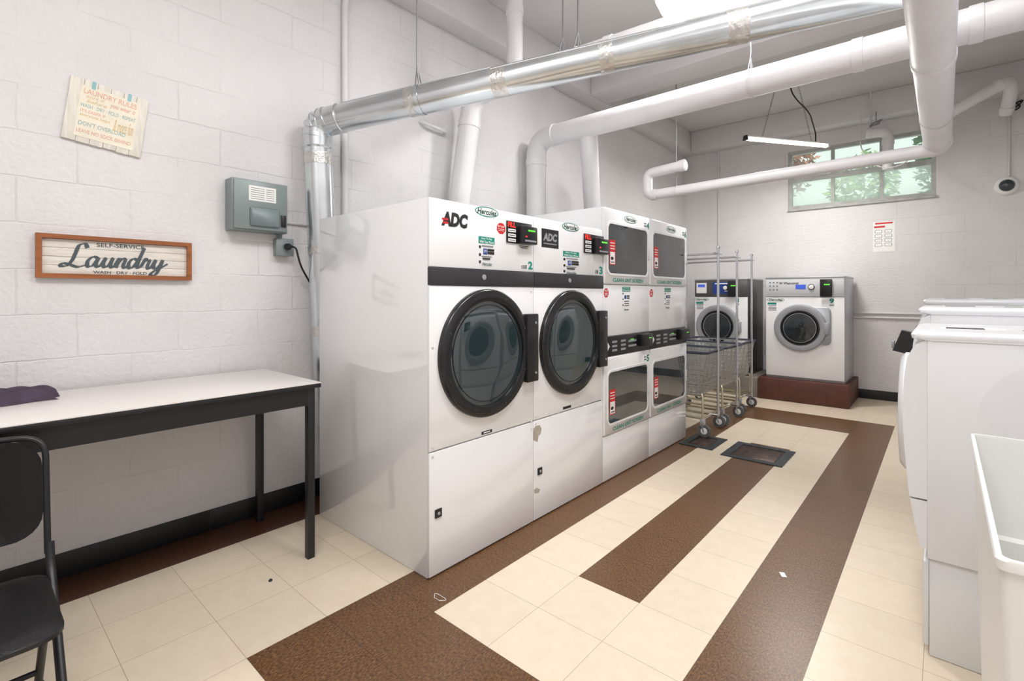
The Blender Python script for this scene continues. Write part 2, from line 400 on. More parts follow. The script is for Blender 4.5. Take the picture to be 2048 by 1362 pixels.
struct(B('beam').box(XL+.2, XR, 4.55, 4.9, 3.45, ZC, .01).fin('trim_3'), 'white beam crossing the ceiling', 'beam')
b = B('black')
for k in range(8): b.box(XL, XL+.008, YF+k*1.1, min(YB, YF+k*1.1+1.098), 0, .115, .002)
struct(b.fin('baseboard_left'), 'black vinyl baseboard on the left wall', 'baseboard')
struct(B('black').box(XL+.01, XR, YB-.008, YB, 0, .115, .002).fin('baseboard_back'), 'black vinyl baseboard on the end wall', 'baseboard')
# window
w = thing('window_1', 'high steel framed window with six panes on the end wall', 'window', ((WX0+WX1)/2, YB+.06, WZ0)); w['kind'] = 'structure'
b = B('winf')
b.frame([(WX0, WZ0), (WX1, WZ0), (WX1, WZ1), (WX0, WZ1)], [(WX0+.045, WZ0+.045), (WX1-.045, WZ0+.045), (WX1-.045, WZ1-.045), (WX0+.045, WZ1-.045)], 'Y', YB+.03, YB+.09)
ZM = WZ0+.40
b.box(WX0+.04, WX1-.04, YB+.02, YB+.08, ZM-.032, ZM+.032)
for k in (1, 2):
    x = WX0+(WX1-WX0)*k/3; b.box(x-.02, x+.02, YB+.035, YB+.08, WZ0+.04, WZ1-.04)
b.fin('window_frame', w)
B('pane').box(WX0+.04, WX1-.04, YB+.055, YB+.06, ZM, WZ1-.04).fin('glass_pane', w)
B('panef').box(WX0+.04, WX1-.04, YB+.055, YB+.06, WZ0+.04, ZM).fin('glass_pane', w)['label'] = 'frosted lower panes'
B('winf').box(WX0, WX1, YB-.03, YB+.03, WZ0-.03, WZ0, .004).fin('window_sill', w)
# shrubs outside
def shrub(cx, cy, cz, rx, ry, rz, n, m, label, sz=.075):
    t = thing('shrub', label, 'shrub', (cx, cy, 0), 'shrubs outside the window')
    b = B(m); tm = bmesh.new()
    for k in range(n):
        while True:
            p = Vector((random.uniform(-1, 1), random.uniform(-1, 1), random.uniform(-1, 1)))
            if p.length < 1: break
        p = Vector((cx+p.x*rx, cy+p.y*ry, cz+p.z*rz))
        d = Vector((random.gauss(0, 1), random.gauss(0, 1), random.gauss(0, .6))).normalized(); e = d.orthogonal().normalized()
        e = (e*math.cos(k)+d.cross(e)*math.sin(k)); l = sz*random.uniform(.6, 1.3)
        q = [p-d*l, p+e*l*.4, p+d*l, p-e*l*.4]
        tm.faces.new([tm.verts.new(x) for x in q])
    b.add(tm, nrm=False); b.fin('foliage', t)
    B('bark').tube([(cx, cy, 0), (cx+.05, cy, cz*.5), (cx, cy, cz)], [.07, .05, .03], 8).fin('trunk', t)
shrub(-2.2, 9.6, 3.6, .62, .5, .7, 1300, 'leaf3', 'pinkish leafed shrub seen through left of the window')
shrub(-.98, 9.9, 2.85, .52, .5, .85, 900, 'leaf2', 'pale green shrub seen through middle of the window')
shrub(.32, 9.8, 3.5, .66, .6, 1.3, 3000, 'leaf1', 'deep green shrub seen through right of the window')

# ---------------------------------------------------------------- large dryers
XF, XBK, HD = -1.76, -2.77, 1.748
def screw(root, m, r, c, ax, name='screw'):
    B(m).lathe([(r, 0), (r*.9, r*.5), (0, r*.7)], c, ax, 10).fin(name, root)
def big_dryer(label, y0, y1, hinge, prints, lock):
    yc = y0+.375; t = thing('industrial_dryer', label, 'dryer', ((XF+XBK)/2, (y0+y1)/2, 0), 'large single dryers')
    y0 += .002; y1 -= .002
    B('whiteside').box(XBK, XF-.014, y0, y1, .0, HD, .005).fin('cabinet', t)
    B('white').box(XF-.014, XF, y0, y1, 1.43, HD, .004).fin('control_panel', t)
    tb = B('band').box(XF-.014, XF+.006, y0, y1, 1.347, 1.428, .003).fin('trim_band', t)
    B('silver').lathe([(.014, 0), (.014, .004), (.006, .006)], (XF+.006, (y0+y1)/2-.03, 1.39), (1, 0, 0), 14).fin('key_lock', tb)
    B('white').box(XF-.014, XF, y0, y1, .582, 1.345, .004).fin('front_panel', t)
    B('white').box(XF-.014, XF, y0, y1, .008, .576, .004).fin('lower_panel', t)
    zc = 1.005; c = (XF, yc, zc)
    d = B('ring').lathe([(.325, 0), (.325, .018), (.321, .026), (.314, .03), (.274, .031), (.267, .028), (.264, .012), (.264, 0)], c, (1, 0, 0), 72).fin('door', t)
    B('glass').lathe([(.266, .004), (.266, .014), (.255, .015), (.13, .0145), (0, .0145)], c, (1, 0, 0), 48).fin('porthole', d, ang=20)
    B('ring').lathe([(.247, .0145), (.247, .018), (.243, .018), (.243, .0145)], c, (1, 0, 0), 48, True).fin('glass_gasket', d)
    for k in range(8):
        a = 2*PI*(k+.5)/8
        screw(d, 'band', .006, (XF+.0295, yc+.294*math.cos(a), zc+.294*math.sin(a)), (1, 0, 0))
    hg = B('ring').box(XF, XF+.042, yc+.285, y1+.0, zc-.19, zc+.19, .008).fin('hinge', t)
    for z in (-.14, .14): screw(hg, 'silver', .007, (XF+.042, y1-.03, zc+z), (1, 0, 0))
    p = px(*lock, XF)
    lk = B('blk').box(XF, XF+.006, p.y-.02, p.y+.02, p.z-.02, p.z+.02, .002).fin('lock', t)
    B('silver').lathe([(.008, 0), (.007, .003), (0, .004)], (XF+.006, p.y, p.z), (1, 0, 0), 10).fin('keyhole', lk)
    for z in (1.06, .6, .56):
        screw(t, 'cond', .006, (XF, y0+.018, z), (1, 0, 0), 'panel_screw'); screw(t, 'cond', .006, (XF, y1-.018, z-.02 if z < 1 else z+.26), (1, 0, 0), 'panel_screw')
    for n, it in prints: lab(t, n, 'X', XF, it)
    a0, a1, b0, b1 = fr('X', XF, *hinge)
    dp = B('blk').box(XF, XF+.008, a0, a1, b0, b1, .003).fin('display_panel', t)
    w_ = a1-a0; h_ = b1-b0
    b = B('led').text('FILL', 'X', XF+.0085, a0+.03*w_, a0+.33*w_, b0+.72*h_, b0+.95*h_, 0, .02); b.use('paper')
    for k in range(3): b.plate('X', XF+.008, a0+.04*w_, a0+.33*w_, b0+(.06+.22*k)*h_, b0+(.2+.22*k)*h_, .001)
    b.use('ink')
    for k in range(3): b.plate('X', XF+.009, a0+.07*w_, a0+.30*w_, b0+(.115+.22*k)*h_, b0+(.145+.22*k)*h_, .0006)
    b.fin('display_print', dp)
    r = B('blk').box(XF+.004, XF+.045, a0+.42*w_, a1+.005, b0-.0, b0+.82*h_, .006).fin('card_reader', t)
    b = B('grn').plate('X', XF+.045, a0+.62*w_, a1-.02, b0+.58*h_, b0+.66*h_, .001); b.use('silver').plate('X', XF+.045, a0+.5*w_, a1-.01, b0+.1*h_, b0+.18*h_, .001)
    b.use('led').plate('X', XF+.045, a0+.52*w_, a0+.58*w_, b0+.3*h_, b0+.36*h_, .001); b.fin('reader_display', r)
    return t
def howto(u, v, w, h):
    return [('r', 'teal', u, v, u+w, v+h*.24), ('t', 'paper', u+w*.16, v+h*.03, u+w*.84, v+h*.11, 'How To Pay', 0, .015), ('t', 'paper', u+w*.06, v+h*.13, u+w*.94, v+h*.22, 'With Your Phone', 0, .015),
            ('o', 'ink', u+w*.02, v+h*.28, u+w*.14, v+h*.39), ('o', 'ink', u+w*.02, v+h*.55, u+w*.14, v+h*.66), ('o', 'ink', u+w*.02, v+h*.8, u+w*.14, v+h*.91),
            ('r', 'blue', u+w*.30, v+h*.40, u+w*.52, v+h*.60), ('t', 'paper', u+w*.34, v+h*.44, u+w*.48, v+h*.56, 'pay'), ('r', 'ink', u+w*.56, v+h*.42, u+w*.96, v+h*.50), ('r', 'ink', u+w*.56, v+h*.52, u+w*.96, v+h*.60),
            ('r', 'grey', u+w*.2, v+h*.30, u+w*.9, v+h*.33), ('r', 'grey', u+w*.2, v+h*.66, u+w*.8, v+h*.69), ('r', 'ink', u+w*.25, v+h*.73, u+w*.7, v+h*.78),
            ('t', 'dteal', u+w*.2, v+h*.88, u+w*.8, v+h*.99, 'Hercules', .25, .02)]
def oval(u0, v0, u1, v1):
    du, dv = (u1-u0)*.035, (v1-v0)*.09
    return [('o', 'teal', u0, v0, u1, v1), ('o', 'paper', u0+du, v0+dv, u1-du, v1-dv), ('t', 'dteal', u0+(u1-u0)*.09, v0+(v1-v0)*.22, u1-(u1-u0)*.09, v1-(v1-v0)*.2, 'Hercules', .2, .03)]
def octo(u, v, r):
    return [('8', 'red', u-r, v-r*1.3, u+r, v+r*1.3), ('t', 'paper', u-r*.75, v-r*.6, u+r*.75, v-r*.2, 'STOP', 0, .02), ('r', 'paper', u-r*.7, v+r*.1, u+r*.7, v+r*.2), ('r', 'paper', u-r*.6, v+r*.45, u+r*.6, v+r*.55)]
Y0, Y1, Y2, Y3, Y4 = 1.4416, 2.2026, 2.968, 3.674, 4.4255
big_dryer('large white dryer with round black door numbered 2, nearest the table', Y0, Y1, (1012, 445, 1062, 488), [
    ('logo', [('t', 'grey', 882, 425, 936, 455, 'ADC', .15, .07), ('t', 'ink', 883, 426, 935, 454, 'ADC', .15, .045), ('r', 'red', 884, 436, 896, 440), ('r', 'red', 886, 443, 896, 447)]),
    ('brand_label', oval(950, 414, 997, 434)), ('stop_label', octo(1002, 457, 9)), ('payment_label', howto(957, 474, 32, 58)),
    ('number_label', [('t', 'teal', 1056, 523, 1065, 539, '2', 0, .04)]),
    ('barcode_label', [('r', 'paper', 1041, 529, 1055, 539)]+[('r', 'ink', 1042+i*2, 530, 1043+i*2, 538) for i in range(6)]),
    ('reader_label', [('r', 'paper', 1036, 490, 1058, 499), ('r', 'ink', 1038, 492, 1056, 493.5), ('r', 'ink', 1040, 495, 1054, 496.5)]),
    ('warning_label', [('r', 'ink', 963, 861, 984, 867), ('r', 'paper', 967, 863, 980, 865)]),
    ], (876, 1026))
big_dryer('large white dryer with round black door numbered 3 and scratched lower panel', Y1, Y2, (1167, 470, 1206, 508), [
    ('logo', [('r', 'ink', 1083, 459, 1117, 496), ('t', 'silver', 1086, 467, 1114, 483, 'ADC', .15, .05), ('r', 'silver', 1087, 487, 1113, 489)]),
    ('brand_label', oval(1124, 446, 1158, 463)), ('payment_label', howto(1126, 503, 32, 46)),
    ('number_label', [('t', 'teal', 1198, 533, 1205, 549, '3', 0, .04)]),
    ('barcode_label', [('r', 'paper', 1189, 539, 1198, 549)]+[('r', 'ink', 1190+i*1.3, 540, 1190.7+i*1.3, 548) for i in range(5)]),
    ('scratch', [('p', 'scuff', 0, 0, 0, 0, (1067, 858, 1071, 852, 1079, 850, 1083, 857, 1081, 868, 1077, 871, 1075, 884, 1067, 880))]),
    ('scratch', [('p', 'scuff', 0, 0, 0, 0, (1068, 980, 1073, 975, 1080, 979, 1077, 986, 1069, 987))]),
    ('warning_label', [('r', 'ink', 1126, 812, 1142, 817)]),
    ], (1079, 942))

# ---------------------------------------------------------------- stacked dryers
def stacked(label, y0, y1, top, bot):
    t = thing('stacked_dryer', label, 'dryer', ((XF+XBK)/2, (y0+y1)/2, 0), 'stacked double dryers')
    y0 += .002; y1 -= .002; W = y1-y0; HT = 1.912
    B('whiteside').box(XBK, XF-.014, y0, y1, 0, HT, .006).fin('cabinet', t)
    B('white').box(XF-.014, XF, y0, y1, 1.012, 1.372, .004).fin('middle_panel', t)
    B('white').box(XF-.014, XF, y0, y1, .008, .318, .004).fin('lower_panel', t)
    cp = B('blk').box(XF-.014, XF+.006, y0, y1, .87, 1.006, .004).fin('control_strip', t)
    b = B('silver')
    for s in (.16, .34):
        for k in range(3): b.plate('X', XF+.006, y0+s*W, y0+(s+.1)*W, .90+.03*k, .915+.03*k, .001)
    for k in range(2): b.plate('X', XF+.006, y0+.5*W, y0+.68*W, .915+.035*k, .93+.035*k, .001)
    b.use('grn').plate('X', XF+.006, y0+.55*W, y0+.62*W, .965, .972, .0012)
    b.use('paper').prism(circ(y0+.07*W, .94, .03, .03, 4), 'X', XF+.006, XF+.0072)
    b.fin('control_print', cp)
    r = B('blk').box(XF, XF+.05, y0+.74*W, y0+.96*W, .905, 1.0, .008).fin('card_reader', t)
    B('grn').plate('X', XF+.05, y0+.86*W, y0+.92*W, .965, .972, .001).fin('reader_display', r)
    for z0, z1, num in ((1.378, HT-.003, top), (.324, .866, bot)):
        d = B('white').prism(rrect(y0, y1, z0, z1, .012, 3), 'X', XF-.014, XF+.008, .005).fin('door', t)
        g0, g1 = z0+.075, z1-.108
        o = rrect(y0+.036, y1-.036, g0-.014, g1+.014, .05); i = rrect(y0+.05, y1-.05, g0, g1, .04)
        B('white').frame(o, i, 'X', XF+.006, XF+.013).fin('door_frame', d)
        B('glassw').prism(i, 'X', XF+.006, XF+.0095).fin('door_window', d)
        b = B('teal').text('CLEAN LINT SCREEN', 'X', XF+.0086, y0+.17*W, y0+.83*W, z0+.016, z0+.043, 0, .03)
        if num: b.text(num, 'X', XF+.0086, y1-.055, y1-.015, z1-.09, z1-.035, 0, .04)
        b.use('grey')
        if num:
            for k in range(2): b.plate('X', XF+.008, y1-.1, y1-.062, z1-.055-.02*k, z1-.045-.02*k, .0008)
        b.fin('door_lettering', d)
        b = B('red').plate('X', XF+.0095, y0+.07, y0+.15, g0+.06, g0+.235, .0008); b.use('paper').plate('X', XF+.0095, y0+.078, y0+.142, g0+.066, g0+.15, .0012)
        for k in range(3): b.plate('X', XF+.0095, y0+.08, y0+.14, g0+.17+.02*k, g0+.176+.02*k, .0012)
        b.use('ink').prism(circ(y0+.105, g0+.105, .02, .012, 14), 'X', XF+.0095, XF+.0111).plate('X', XF+.0095, y0+.09, y0+.135, g0+.075, g0+.082, .0016)
        b.fin('warning_sticker', d)
        B('cond').box(XF+.006, XF+.022, y1-.046, y1-.026, (g0+g1)/2-.05, (g0+g1)/2+.05, .004).fin('door_handle', d)
    b = B('teal').prism(circ(y0+.54*W, HT-.052, .1, .026), 'X', XF+.008, XF+.009); b.use('paper').prism(circ(y0+.54*W, HT-.052, .094, .0225), 'X', XF+.008, XF+.0093)
    b.use('dteal').text('Hercules', 'X', XF+.0097, y0+.54*W-.078, y0+.54*W+.078, HT-.065, HT-.036, .2, .03); b.fin('brand_label', t)
    yc = y0+.47*W
    b = B('teal').plate('X', XF, yc-.06, yc+.06, 1.325, 1.36, .0008); b.use('paper').text('How To Pay', 'X', XF+.001, yc-.045, yc+.045, 1.345, 1.357, 0, .015).text('With Your Phone', 'X', XF+.001, yc-.052, yc+.052, 1.329, 1.341, 0, .015)
    b.use('blue').plate('X', XF, yc-.03, yc+.0, 1.272, 1.298, .0009); b.use('ink').plate('X', XF, yc+.008, yc+.05, 1.287, 1.297, .0009).plate('X', XF, yc+.008, yc+.05, 1.272, 1.282, .0009)
    for k in range(3): b.prism(circ(yc-.05, 1.31-.042*k, .007, .007, 12), 'X', XF, XF+.001)
    for k in range(3): b.plate('X', XF, yc-.03, yc+.04, 1.252-.016*k, 1.257-.016*k, .0009)
    b.use('dteal').text('Hercules', 'X', XF+.001, yc-.035, yc+.035, 1.185, 1.2, .2, .02); b.fin('payment_label', t)
    b = B('red').prism(circ(y0+.04, 1.315, .034, .034, 8, PI/8), 'X', XF, XF+.001); b.use('paper').text('STOP', 'X', XF+.0015, y0+.018, y0+.062, 1.322, 1.336, 0, .02)
    for k in range(3): b.plate('X', XF, y0+.02, y0+.06, 1.297+.007*k, 1.300+.007*k, .0013)
    b.fin('stop_label', t)
    return t
stacked('white stacked double dryer numbered 4 and 5 beside the large dryer', Y2, Y3, '4', '5')
stacked('white stacked double dryer numbered 6 at the end beside the wire carts', Y3, Y4, '6', None)

# ---------------------------------------------------------------- end wall washers
def pad(label, x0, x1, y0, z1, m):
    tag(B(m).box(x0, x1, y0, YB-.012, 0, z1, .012).fin('washer_plinth', origin=((x0+x1)/2, y0, 0)), label, 'plinth', None)
pad('red brown painted concrete plinth under the washer numbered 9', -1.76, -.80, 6.73, .268, 'maroon')
pad('grey concrete plinth under the washer numbered 8', -2.66, -1.765, 6.76, .248, 'conc')
def washer(label, x0, x1, yf, z0, z1, dark, num):
    t = thing('front_load_washer', label, 'washing machine', ((x0+x1)/2, (yf+YB)/2, z0), 'washers on the plinths'); W = x1-x0
    B('dsteel' if dark else 'steel').box(x0, x1, yf+.012, YB-.06, z0, z1, .008).fin('cabinet', t)
    B('white').box(x0+.002, x1-.002, yf, yf+.012, z0+.03, z1-.24, .004).fin('front_panel', t)
    pl = B('lsteel' if not dark else 'dsteel').box(x0+.004, x1-.004, yf-.006, yf+.012, z1-.235, z1-.015, .004).fin('control_panel', t)
    B('steel').box(x0-.004, x1+.004, yf-.01, YB-.06, z1-.015, z1+.006, .004).fin('top', t)
    cx = x0+W*.46; cz = z0+.635
    d = B('silver').lathe([(.285, 0), (.285, .03), (.27, .05), (.235, .056), (.2, .046), (.19, .01)], (cx, yf, cz), (0, -1, 0), 56)
    if not dark: d.prism(rrect(cx+.05, cx+.315, cz-.19, cz+.25, .05), 'Y', yf, yf-.03, .006)
    d = d.fin('door', t)
    B('ring').lathe([(.212, .04), (.208, .056), (.19, .056), (.178, .03)], (cx, yf, cz), (0, -1, 0), 40).fin('door_gasket', d)
    B('chrome').lathe([(.182, .05), (.178, .058), (.172, .058), (.168, .05)], (cx, yf, cz), (0, -1, 0), 40, True).fin('glass_rim', d)
    B('glassd').lathe([(.18, .03), (.17, .054), (.08, .064), (0, .066)], (cx, yf, cz), (0, -1, 0), 40).fin('porthole', d, ang=60)
    B('silver').box(cx+.245, cx+.3, yf-.055, yf, cz-.07, cz+.07, .01).fin('door_handle', d)
    b = B('blk').box(x1-.24, x1-.12, yf-.04, yf-.006, z1-.235, z1-.03, .006).fin('card_reader', t)
    B('grn').plate('Y', yf-.04, x1-.2, x1-.14, z1-.1, z1-.085, .001).fin('reader_display', b)
    b = B()
    if not dark:
        b.use('scr').plate('Y', yf-.006, x0+.40*W, x0+.53*W, z1-.145, z1-.09, .002)
        b.use('ink').text('W Wascomat', 'Y', yf-.0075, x0+.18*W, x0+.44*W, z1-.085, z1-.055, 0, .02)
        b.use('grey')
        for i in range(3):
            for k in range(3): b.prism(circ(x0+.06*W+.04*i, z1-.06-.045*k, .01, .01, 10), 'Y', yf-.006, yf-.0072)
    else:
        b.use('blue').plate('Y', yf-.006, x0+.36*W, x0+.82*W, z1-.2, z1-.04, .002)
        b.use('paper').plate('Y', yf-.008, x0+.40*W, x0+.78*W, z1-.07, z1-.055, .0006)
        for k in range(3): b.plate('Y', yf-.008, x0+.58*W, x0+.78*W, z1-.11-.028*k, z1-.10-.028*k, .0006)
        b.plate('Y', yf-.006, x0+.04*W, x0+.24*W, z1-.19, z1-.05, .002)
        b.use('scr').plate('Y', yf-.008, x0+.07*W, x0+.21*W, z1-.11, z1-.07, .001)
    b.fin('control_print', pl)
    k_ = B('ring').lathe([(.036, 0), (.034, .006)], (x0+.60*W, yf-.006, z1-.12), (0, -1, 0), 20)
    k_.use('paper').lathe([(.028, .006), (.026, .02), (.012, .024), (0, .024)], (x0+.60*W, yf-.006, z1-.12), (0, -1, 0), 20).fin('knob', pl)
    b = B('teal').prism(circ(x0+.11*W+.02, z1-.275, .1, .027), 'Y', yf, yf-.001); b.use('paper').prism(circ(x0+.11*W+.02, z1-.275, .094, .0235), 'Y', yf, yf-.0014)
    b.use('dteal').text('Hercules', 'Y', yf-.0018, x0+.11*W-.055, x0+.11*W+.095, z1-.288, z1-.26, .2, .03); b.fin('brand_label', t)
    b = B('teal').text(num, 'Y', yf-.001, x1-.15, x1-.105, z1-.315, z1-.255, 0, .04); b.use('ink')
    for k in range(5): b.plate('Y', yf, x1-.148+.009*k, x1-.143+.009*k, z1-.345, z1-.325, .001)
    b.fin('number_label', t)
    b = B('teal').plate('Y', yf, x0+.02, x0+.12, z1-.335, z1-.31, .001); b.use('ink')
    for k in range(4): b.plate('Y', yf, x0+.03, x0+.12, z1-.352-.018*k, z1-.346-.018*k, .001)
    b.fin('payment_label', t)
washer('white front loading washer numbered 9 with steel control panel on red brown plinth', -1.68, -.848, 6.80, .268, 1.515, False, '9')
washer('white front loading washer numbered 8 with blue sticker behind the carts', -2.59, -1.90, 6.82, .248, 1.515, True, '8')

# ---------------------------------------------------------------- wire carts
def make_cart(label, loc):
    t = thing('laundry_cart', label, 'laundry cart', (0, 0, 0), 'wire laundry carts')
    hx, hy = .335, .25
    rim = [(hx, hy), (-hx, hy), (-hx, -hy), (hx, -hy)]
    B('cartp').tube([(x, y, .17) for x, y in [(.30, .22), (-.30, .22), (-.30, -.22), (.30, -.22)]], .011, 8, True).tube([(.3, 0, .17), (-.3, 0, .17)], .011, 8).fin('base_frame', t)
    for x in (.3, -.3):
        for y in (.22, -.22):
            B('cartp').tube([(x, y, .12), (x, y, .36), (x*.96, y*.96, .39)], .010, 8).fin('upright', t)
            c = B('steel').box(x-.02, x+.02, y-.022, y+.022, .1, .165, .004).tube([(x, y-.02, .1), (x+.015, y-.02, .05)], .006, 6).tube([(x, y+.02, .1), (x+.015, y+.02, .05)], .006, 6).fin('caster', t)
            b = B('rub').lathe([(.03, -.014), (.056, -.013), (.058, 0), (.056, .013), (.03, .014)], (x+.015, y, .058), (0, 1, 0), 24)
            b.use('paper').lathe([(.03, -.015), (.02, -.018), (.02, .018), (.03, .015)], (x+.015, y, .058), (0, 1, 0), 16); b.fin('wheel', c)
    b = B('cartw'); zt, zb, kb = .765, .38, .82
    for j in range(9):
        q = j/8; z = zb+(zt-zb)*q; k = kb+(1-kb)*q; b.tube([(x*k, y*k, z) for x, y in rim], .0065 if j in (0, 8) else .0042, 6, True)
    for side in range(4):
        p, q = Vector(rim[side]), Vector(rim[(side+1) % 4]); n = 14 if side % 2 == 0 else 11
        for j in range(n):
            r = p.lerp(q, j/n); b.tube([(r.x, r.y, zt), (r.x*kb, r.y*kb, zb)], .004, 6)
    for j in range(9):
        x = (-hx+2*hx*(j+.5)/9)*kb; b.tube([(x, hy*kb, zb), (x, -hy*kb, zb)], .004, 5)
    for j in range(6):
        y = (-hy+2*hy*(j+.5)/6)*kb; b.tube([(hx*kb, y, zb), (-hx*kb, y, zb)], .004, 5)
    b.fin('basket', t)
    B('navy').tube([(x, y, .772) for x, y in rrect(-.345, .345, -.26, .26, .04, 4)], .014, 8, True).fin('bumper', t)
    for s in (1, -1):
        B('chrome').tube([(s*.37, 0, .17), (s*.37, 0, 1.735)], .0115, 10).tube([(s*.3, 0, .17), (s*.37, 0, .17)], .0115, 8).lathe([(.017, 0), (.019, .012), (.012, .024), (0, .026)], (s*.37, 0, 1.735), (0, 0, 1), 12).fin('rack_post', t)
    B('chrome').tube([(.385, 0, 1.69), (-.385, 0, 1.69)], .010, 10).tube([(.37, -.1, 1.69), (.37, .1, 1.69)], .008, 8).tube([(-.37, -.1, 1.69), (-.37, .1, 1.69)], .008, 8).fin('hanging_bar', t)
    t.location = loc; OFF[t.name] = Vector(loc); return t
cart = make_cart('wire laundry cart with hanging rack nearest the stacked dryers', (-1.96, 4.76, 0)); cart.rotation_euler.z = .03
def dup(root, loc, rz, label):
    r = root.copy(); C.objects.link(r); r.location = loc; r.rotation_euler = (0, 0, rz); r['label'] = label
    for ch in list(root.children):
        c = ch.copy(); C.objects.link(c); c.parent = r
        for g in ch.children:
            d = g.copy(); C.objects.link(d); d.parent = c
    return r
bpy.context.view_layer.update()
dup(cart, (-1.96, 5.34, 0), -.02, 'wire laundry cart with hanging rack in the middle of three')
dup(cart, (-1.98, 5.92, 0), .02, 'wire laundry cart with hanging rack closest to the end wall washers')

# ---------------------------------------------------------------- right hand machines
def side_machine(label, y0, y1, zt, reader, cls):
    t = thing('washing_machine', label, 'washing machine', (.35, (y0+y1)/2, 0), 'white machines along the right wall'); xf = -.042
    pd = B('ped').box(xf+.006, .70, y0+.012, y1-.012, .0, .350, .006).fin('pedestal', t)
    B('ped').box(xf-.012, xf+.006, y0+.02, y1-.02, .03, .335, .006).fin('drawer_front', pd)
    zb = .36; k = (zt-zb)/(1.17-zb)
    B('appl').box(xf, .74, y0, y1, zb-.0075, zt-.03, .006).fin('cabinet', t)
    lo = [(xf, .385), (-.06, .385), (-.075, .46), (-.09, .556), (xf, .556)]
    hi = [(xf, .562), (-.092, .562), (-.106, .74), (-.112, .88), (-.107, 1.0), (-.098, 1.07), (-.075, 1.12), (xf, 1.138)]
    for nm, prof in (('kick_panel', lo), ('front_panel', hi)):
        B('appl').prism([(x, zb+(z-zb)*k) for x, z in prof], 'Y', y0+.006, y1-.006).fin(nm, t)
    B('appl').loft([[P3('Z', a, b_, z) for a, b_ in rrect(x0, .745-e, y0-.004+e, y1+.004-e, .03, 4)] for x0, e, z in ((-.06, 0, zt-.034), (-.085, 0, zt-.028), (-.088, 0, zt-.014), (-.080, .006, zt-.004), (-.066, .016, zt))]).fin('top', t)
    zd = zb+(.82-zb)*k
    d = B('silver' if cls else 'appl').lathe([(.24, 0), (.24, .015), (.22, .03), (.17, .034), (.15, .02)], (-.1, (y0+y1)/2, zd), (-1, 0, 0), 40).fin('door', t)
    B('glassd').lathe([(.165, .018), (.1, .028), (0, .032)], (-.1, (y0+y1)/2, zd), (-1, 0, 0), 32).fin('porthole', d, ang=60)
    B('appl').prism(rrect(.09, .70, zb+.06, zt-.09, .2, 10), 'Y', y0, y0-.003, .03).fin('side_panel', t, ang=80)
    b = B('paper').plate('Z', zt, .0, .18, y0+.2, y0+.34, .001); b.use('ink')
    for q in range(5): b.plate('Z', zt+.001, .01, .12, y0+.215+.022*q, y0+.223+.022*q, .0006)
    b.use('teal').plate('Z', zt, .22, .28, y0+.22, y0+.26, .0012); b.use('gold').plate('Z', zt, .24, .3, y0+.29, y0+.32, .0012); b.fin('top_label', t)
    if cls: B('cond').box(.58, .72, y0+.03, y1-.03, zt, zt+.02, .006).fin('console', t)
    if reader:
        r = B('blk').prism([(-.185, zt-.215), (-.1, zt-.235), (-.09, zt-.13), (-.15, zt-.115)], 'Y', y0+.02, y0+.10, .006).fin('card_reader', t)
        B('silver').box(-.19, -.178, y0+.035, y0+.085, zt-.205, zt-.17, .002).fin('card_slot', r)
side_machine('white front loading machine on pedestal nearest, beside the plastic bin', 2.315, 2.975, 1.17, False, False)
side_machine('white front loading machine with black card reader, second along the right', 3.03, 3.69, 1.243, True, True)
side_machine('white front loading machine third along the right, mostly hidden behind others', 3.74, 4.40, 1.277, False, True)
side_machine('white front loading machine last along the right, mirrored in dryer door glass', 4.45, 5.11, 1.277, False, True)
# plastic bin
t = thing('plastic_bin', 'white open plastic bin in the lower right foreground', 'bin', (.36, 1.52, 0))
def lp(x0, x1, y0, y1, r, z): return [(a, b_, z) for a, b_ in rrect(x0, x1, y0, y1, r, 5)]
B('bin').loft([lp(.09, .605, 1.095, 1.955, .015, 0.0), lp(.077, .618, 1.082, 1.968, .015, .50), lp(.067, .628, 1.072, 1.978, .015, .89), lp(.071, .624, 1.076, 1.974, .013, .89), lp(.083, .612, 1.088, 1.962, .013, .62), lp(.098, .597, 1.103, 1.947, .013, .612), lp(.104, .591, 1.109, 1.941, .013, .012)]).fin('tub', t)
B('bin').loft([lp(.062, .633, 1.067, 1.983, .015, .876), lp(.061, .634, 1.066, 1.984, .015, .891), lp(.063, .632, 1.068, 1.982, .015, .894), lp(.070, .625, 1.075, 1.975, .013, .894), lp(.071, .624, 1.076, 1.974, .013, .876)], closed=True).fin('rim', t)

# ---------------------------------------------------------------- table, garment, chair
ty0, ty1, tx0, tx1, tz = -.95, 1.222, -3.0, -2.325, .868
t = thing('folding_table', 'long work table with white laminate top and black metal legs', 'table', ((tx0+tx1)/2, (ty0+ty1)/2, 0))
B('lamin').box(tx0, tx1, ty0, ty1, tz-.006, tz, .002).fin('tabletop', t)
B('tblk').box(tx0, tx1, ty0, ty1, tz-.026, tz-.0065, .003).fin('edge_band', t)
b = B('tblk')
b.frame([(tx0+.02, ty0+.03), (tx1-.02, ty0+.03), (tx1-.02, ty1-.03), (tx0+.02, ty1-.03)], [(tx0+.045, ty0+.055), (tx1-.045, ty0+.055), (tx1-.045, ty1-.055), (tx0+.045, ty1-.055)], 'Z', tz-.11, tz-.026)
b.fin('apron', t)
for x in (tx0+.02, tx1-.055):
    for y in (ty0+.03, ty1-.058): B('tblk').box(x, x+.036, y, y+.036, .0, tz-.026, .003).fin('leg', t)
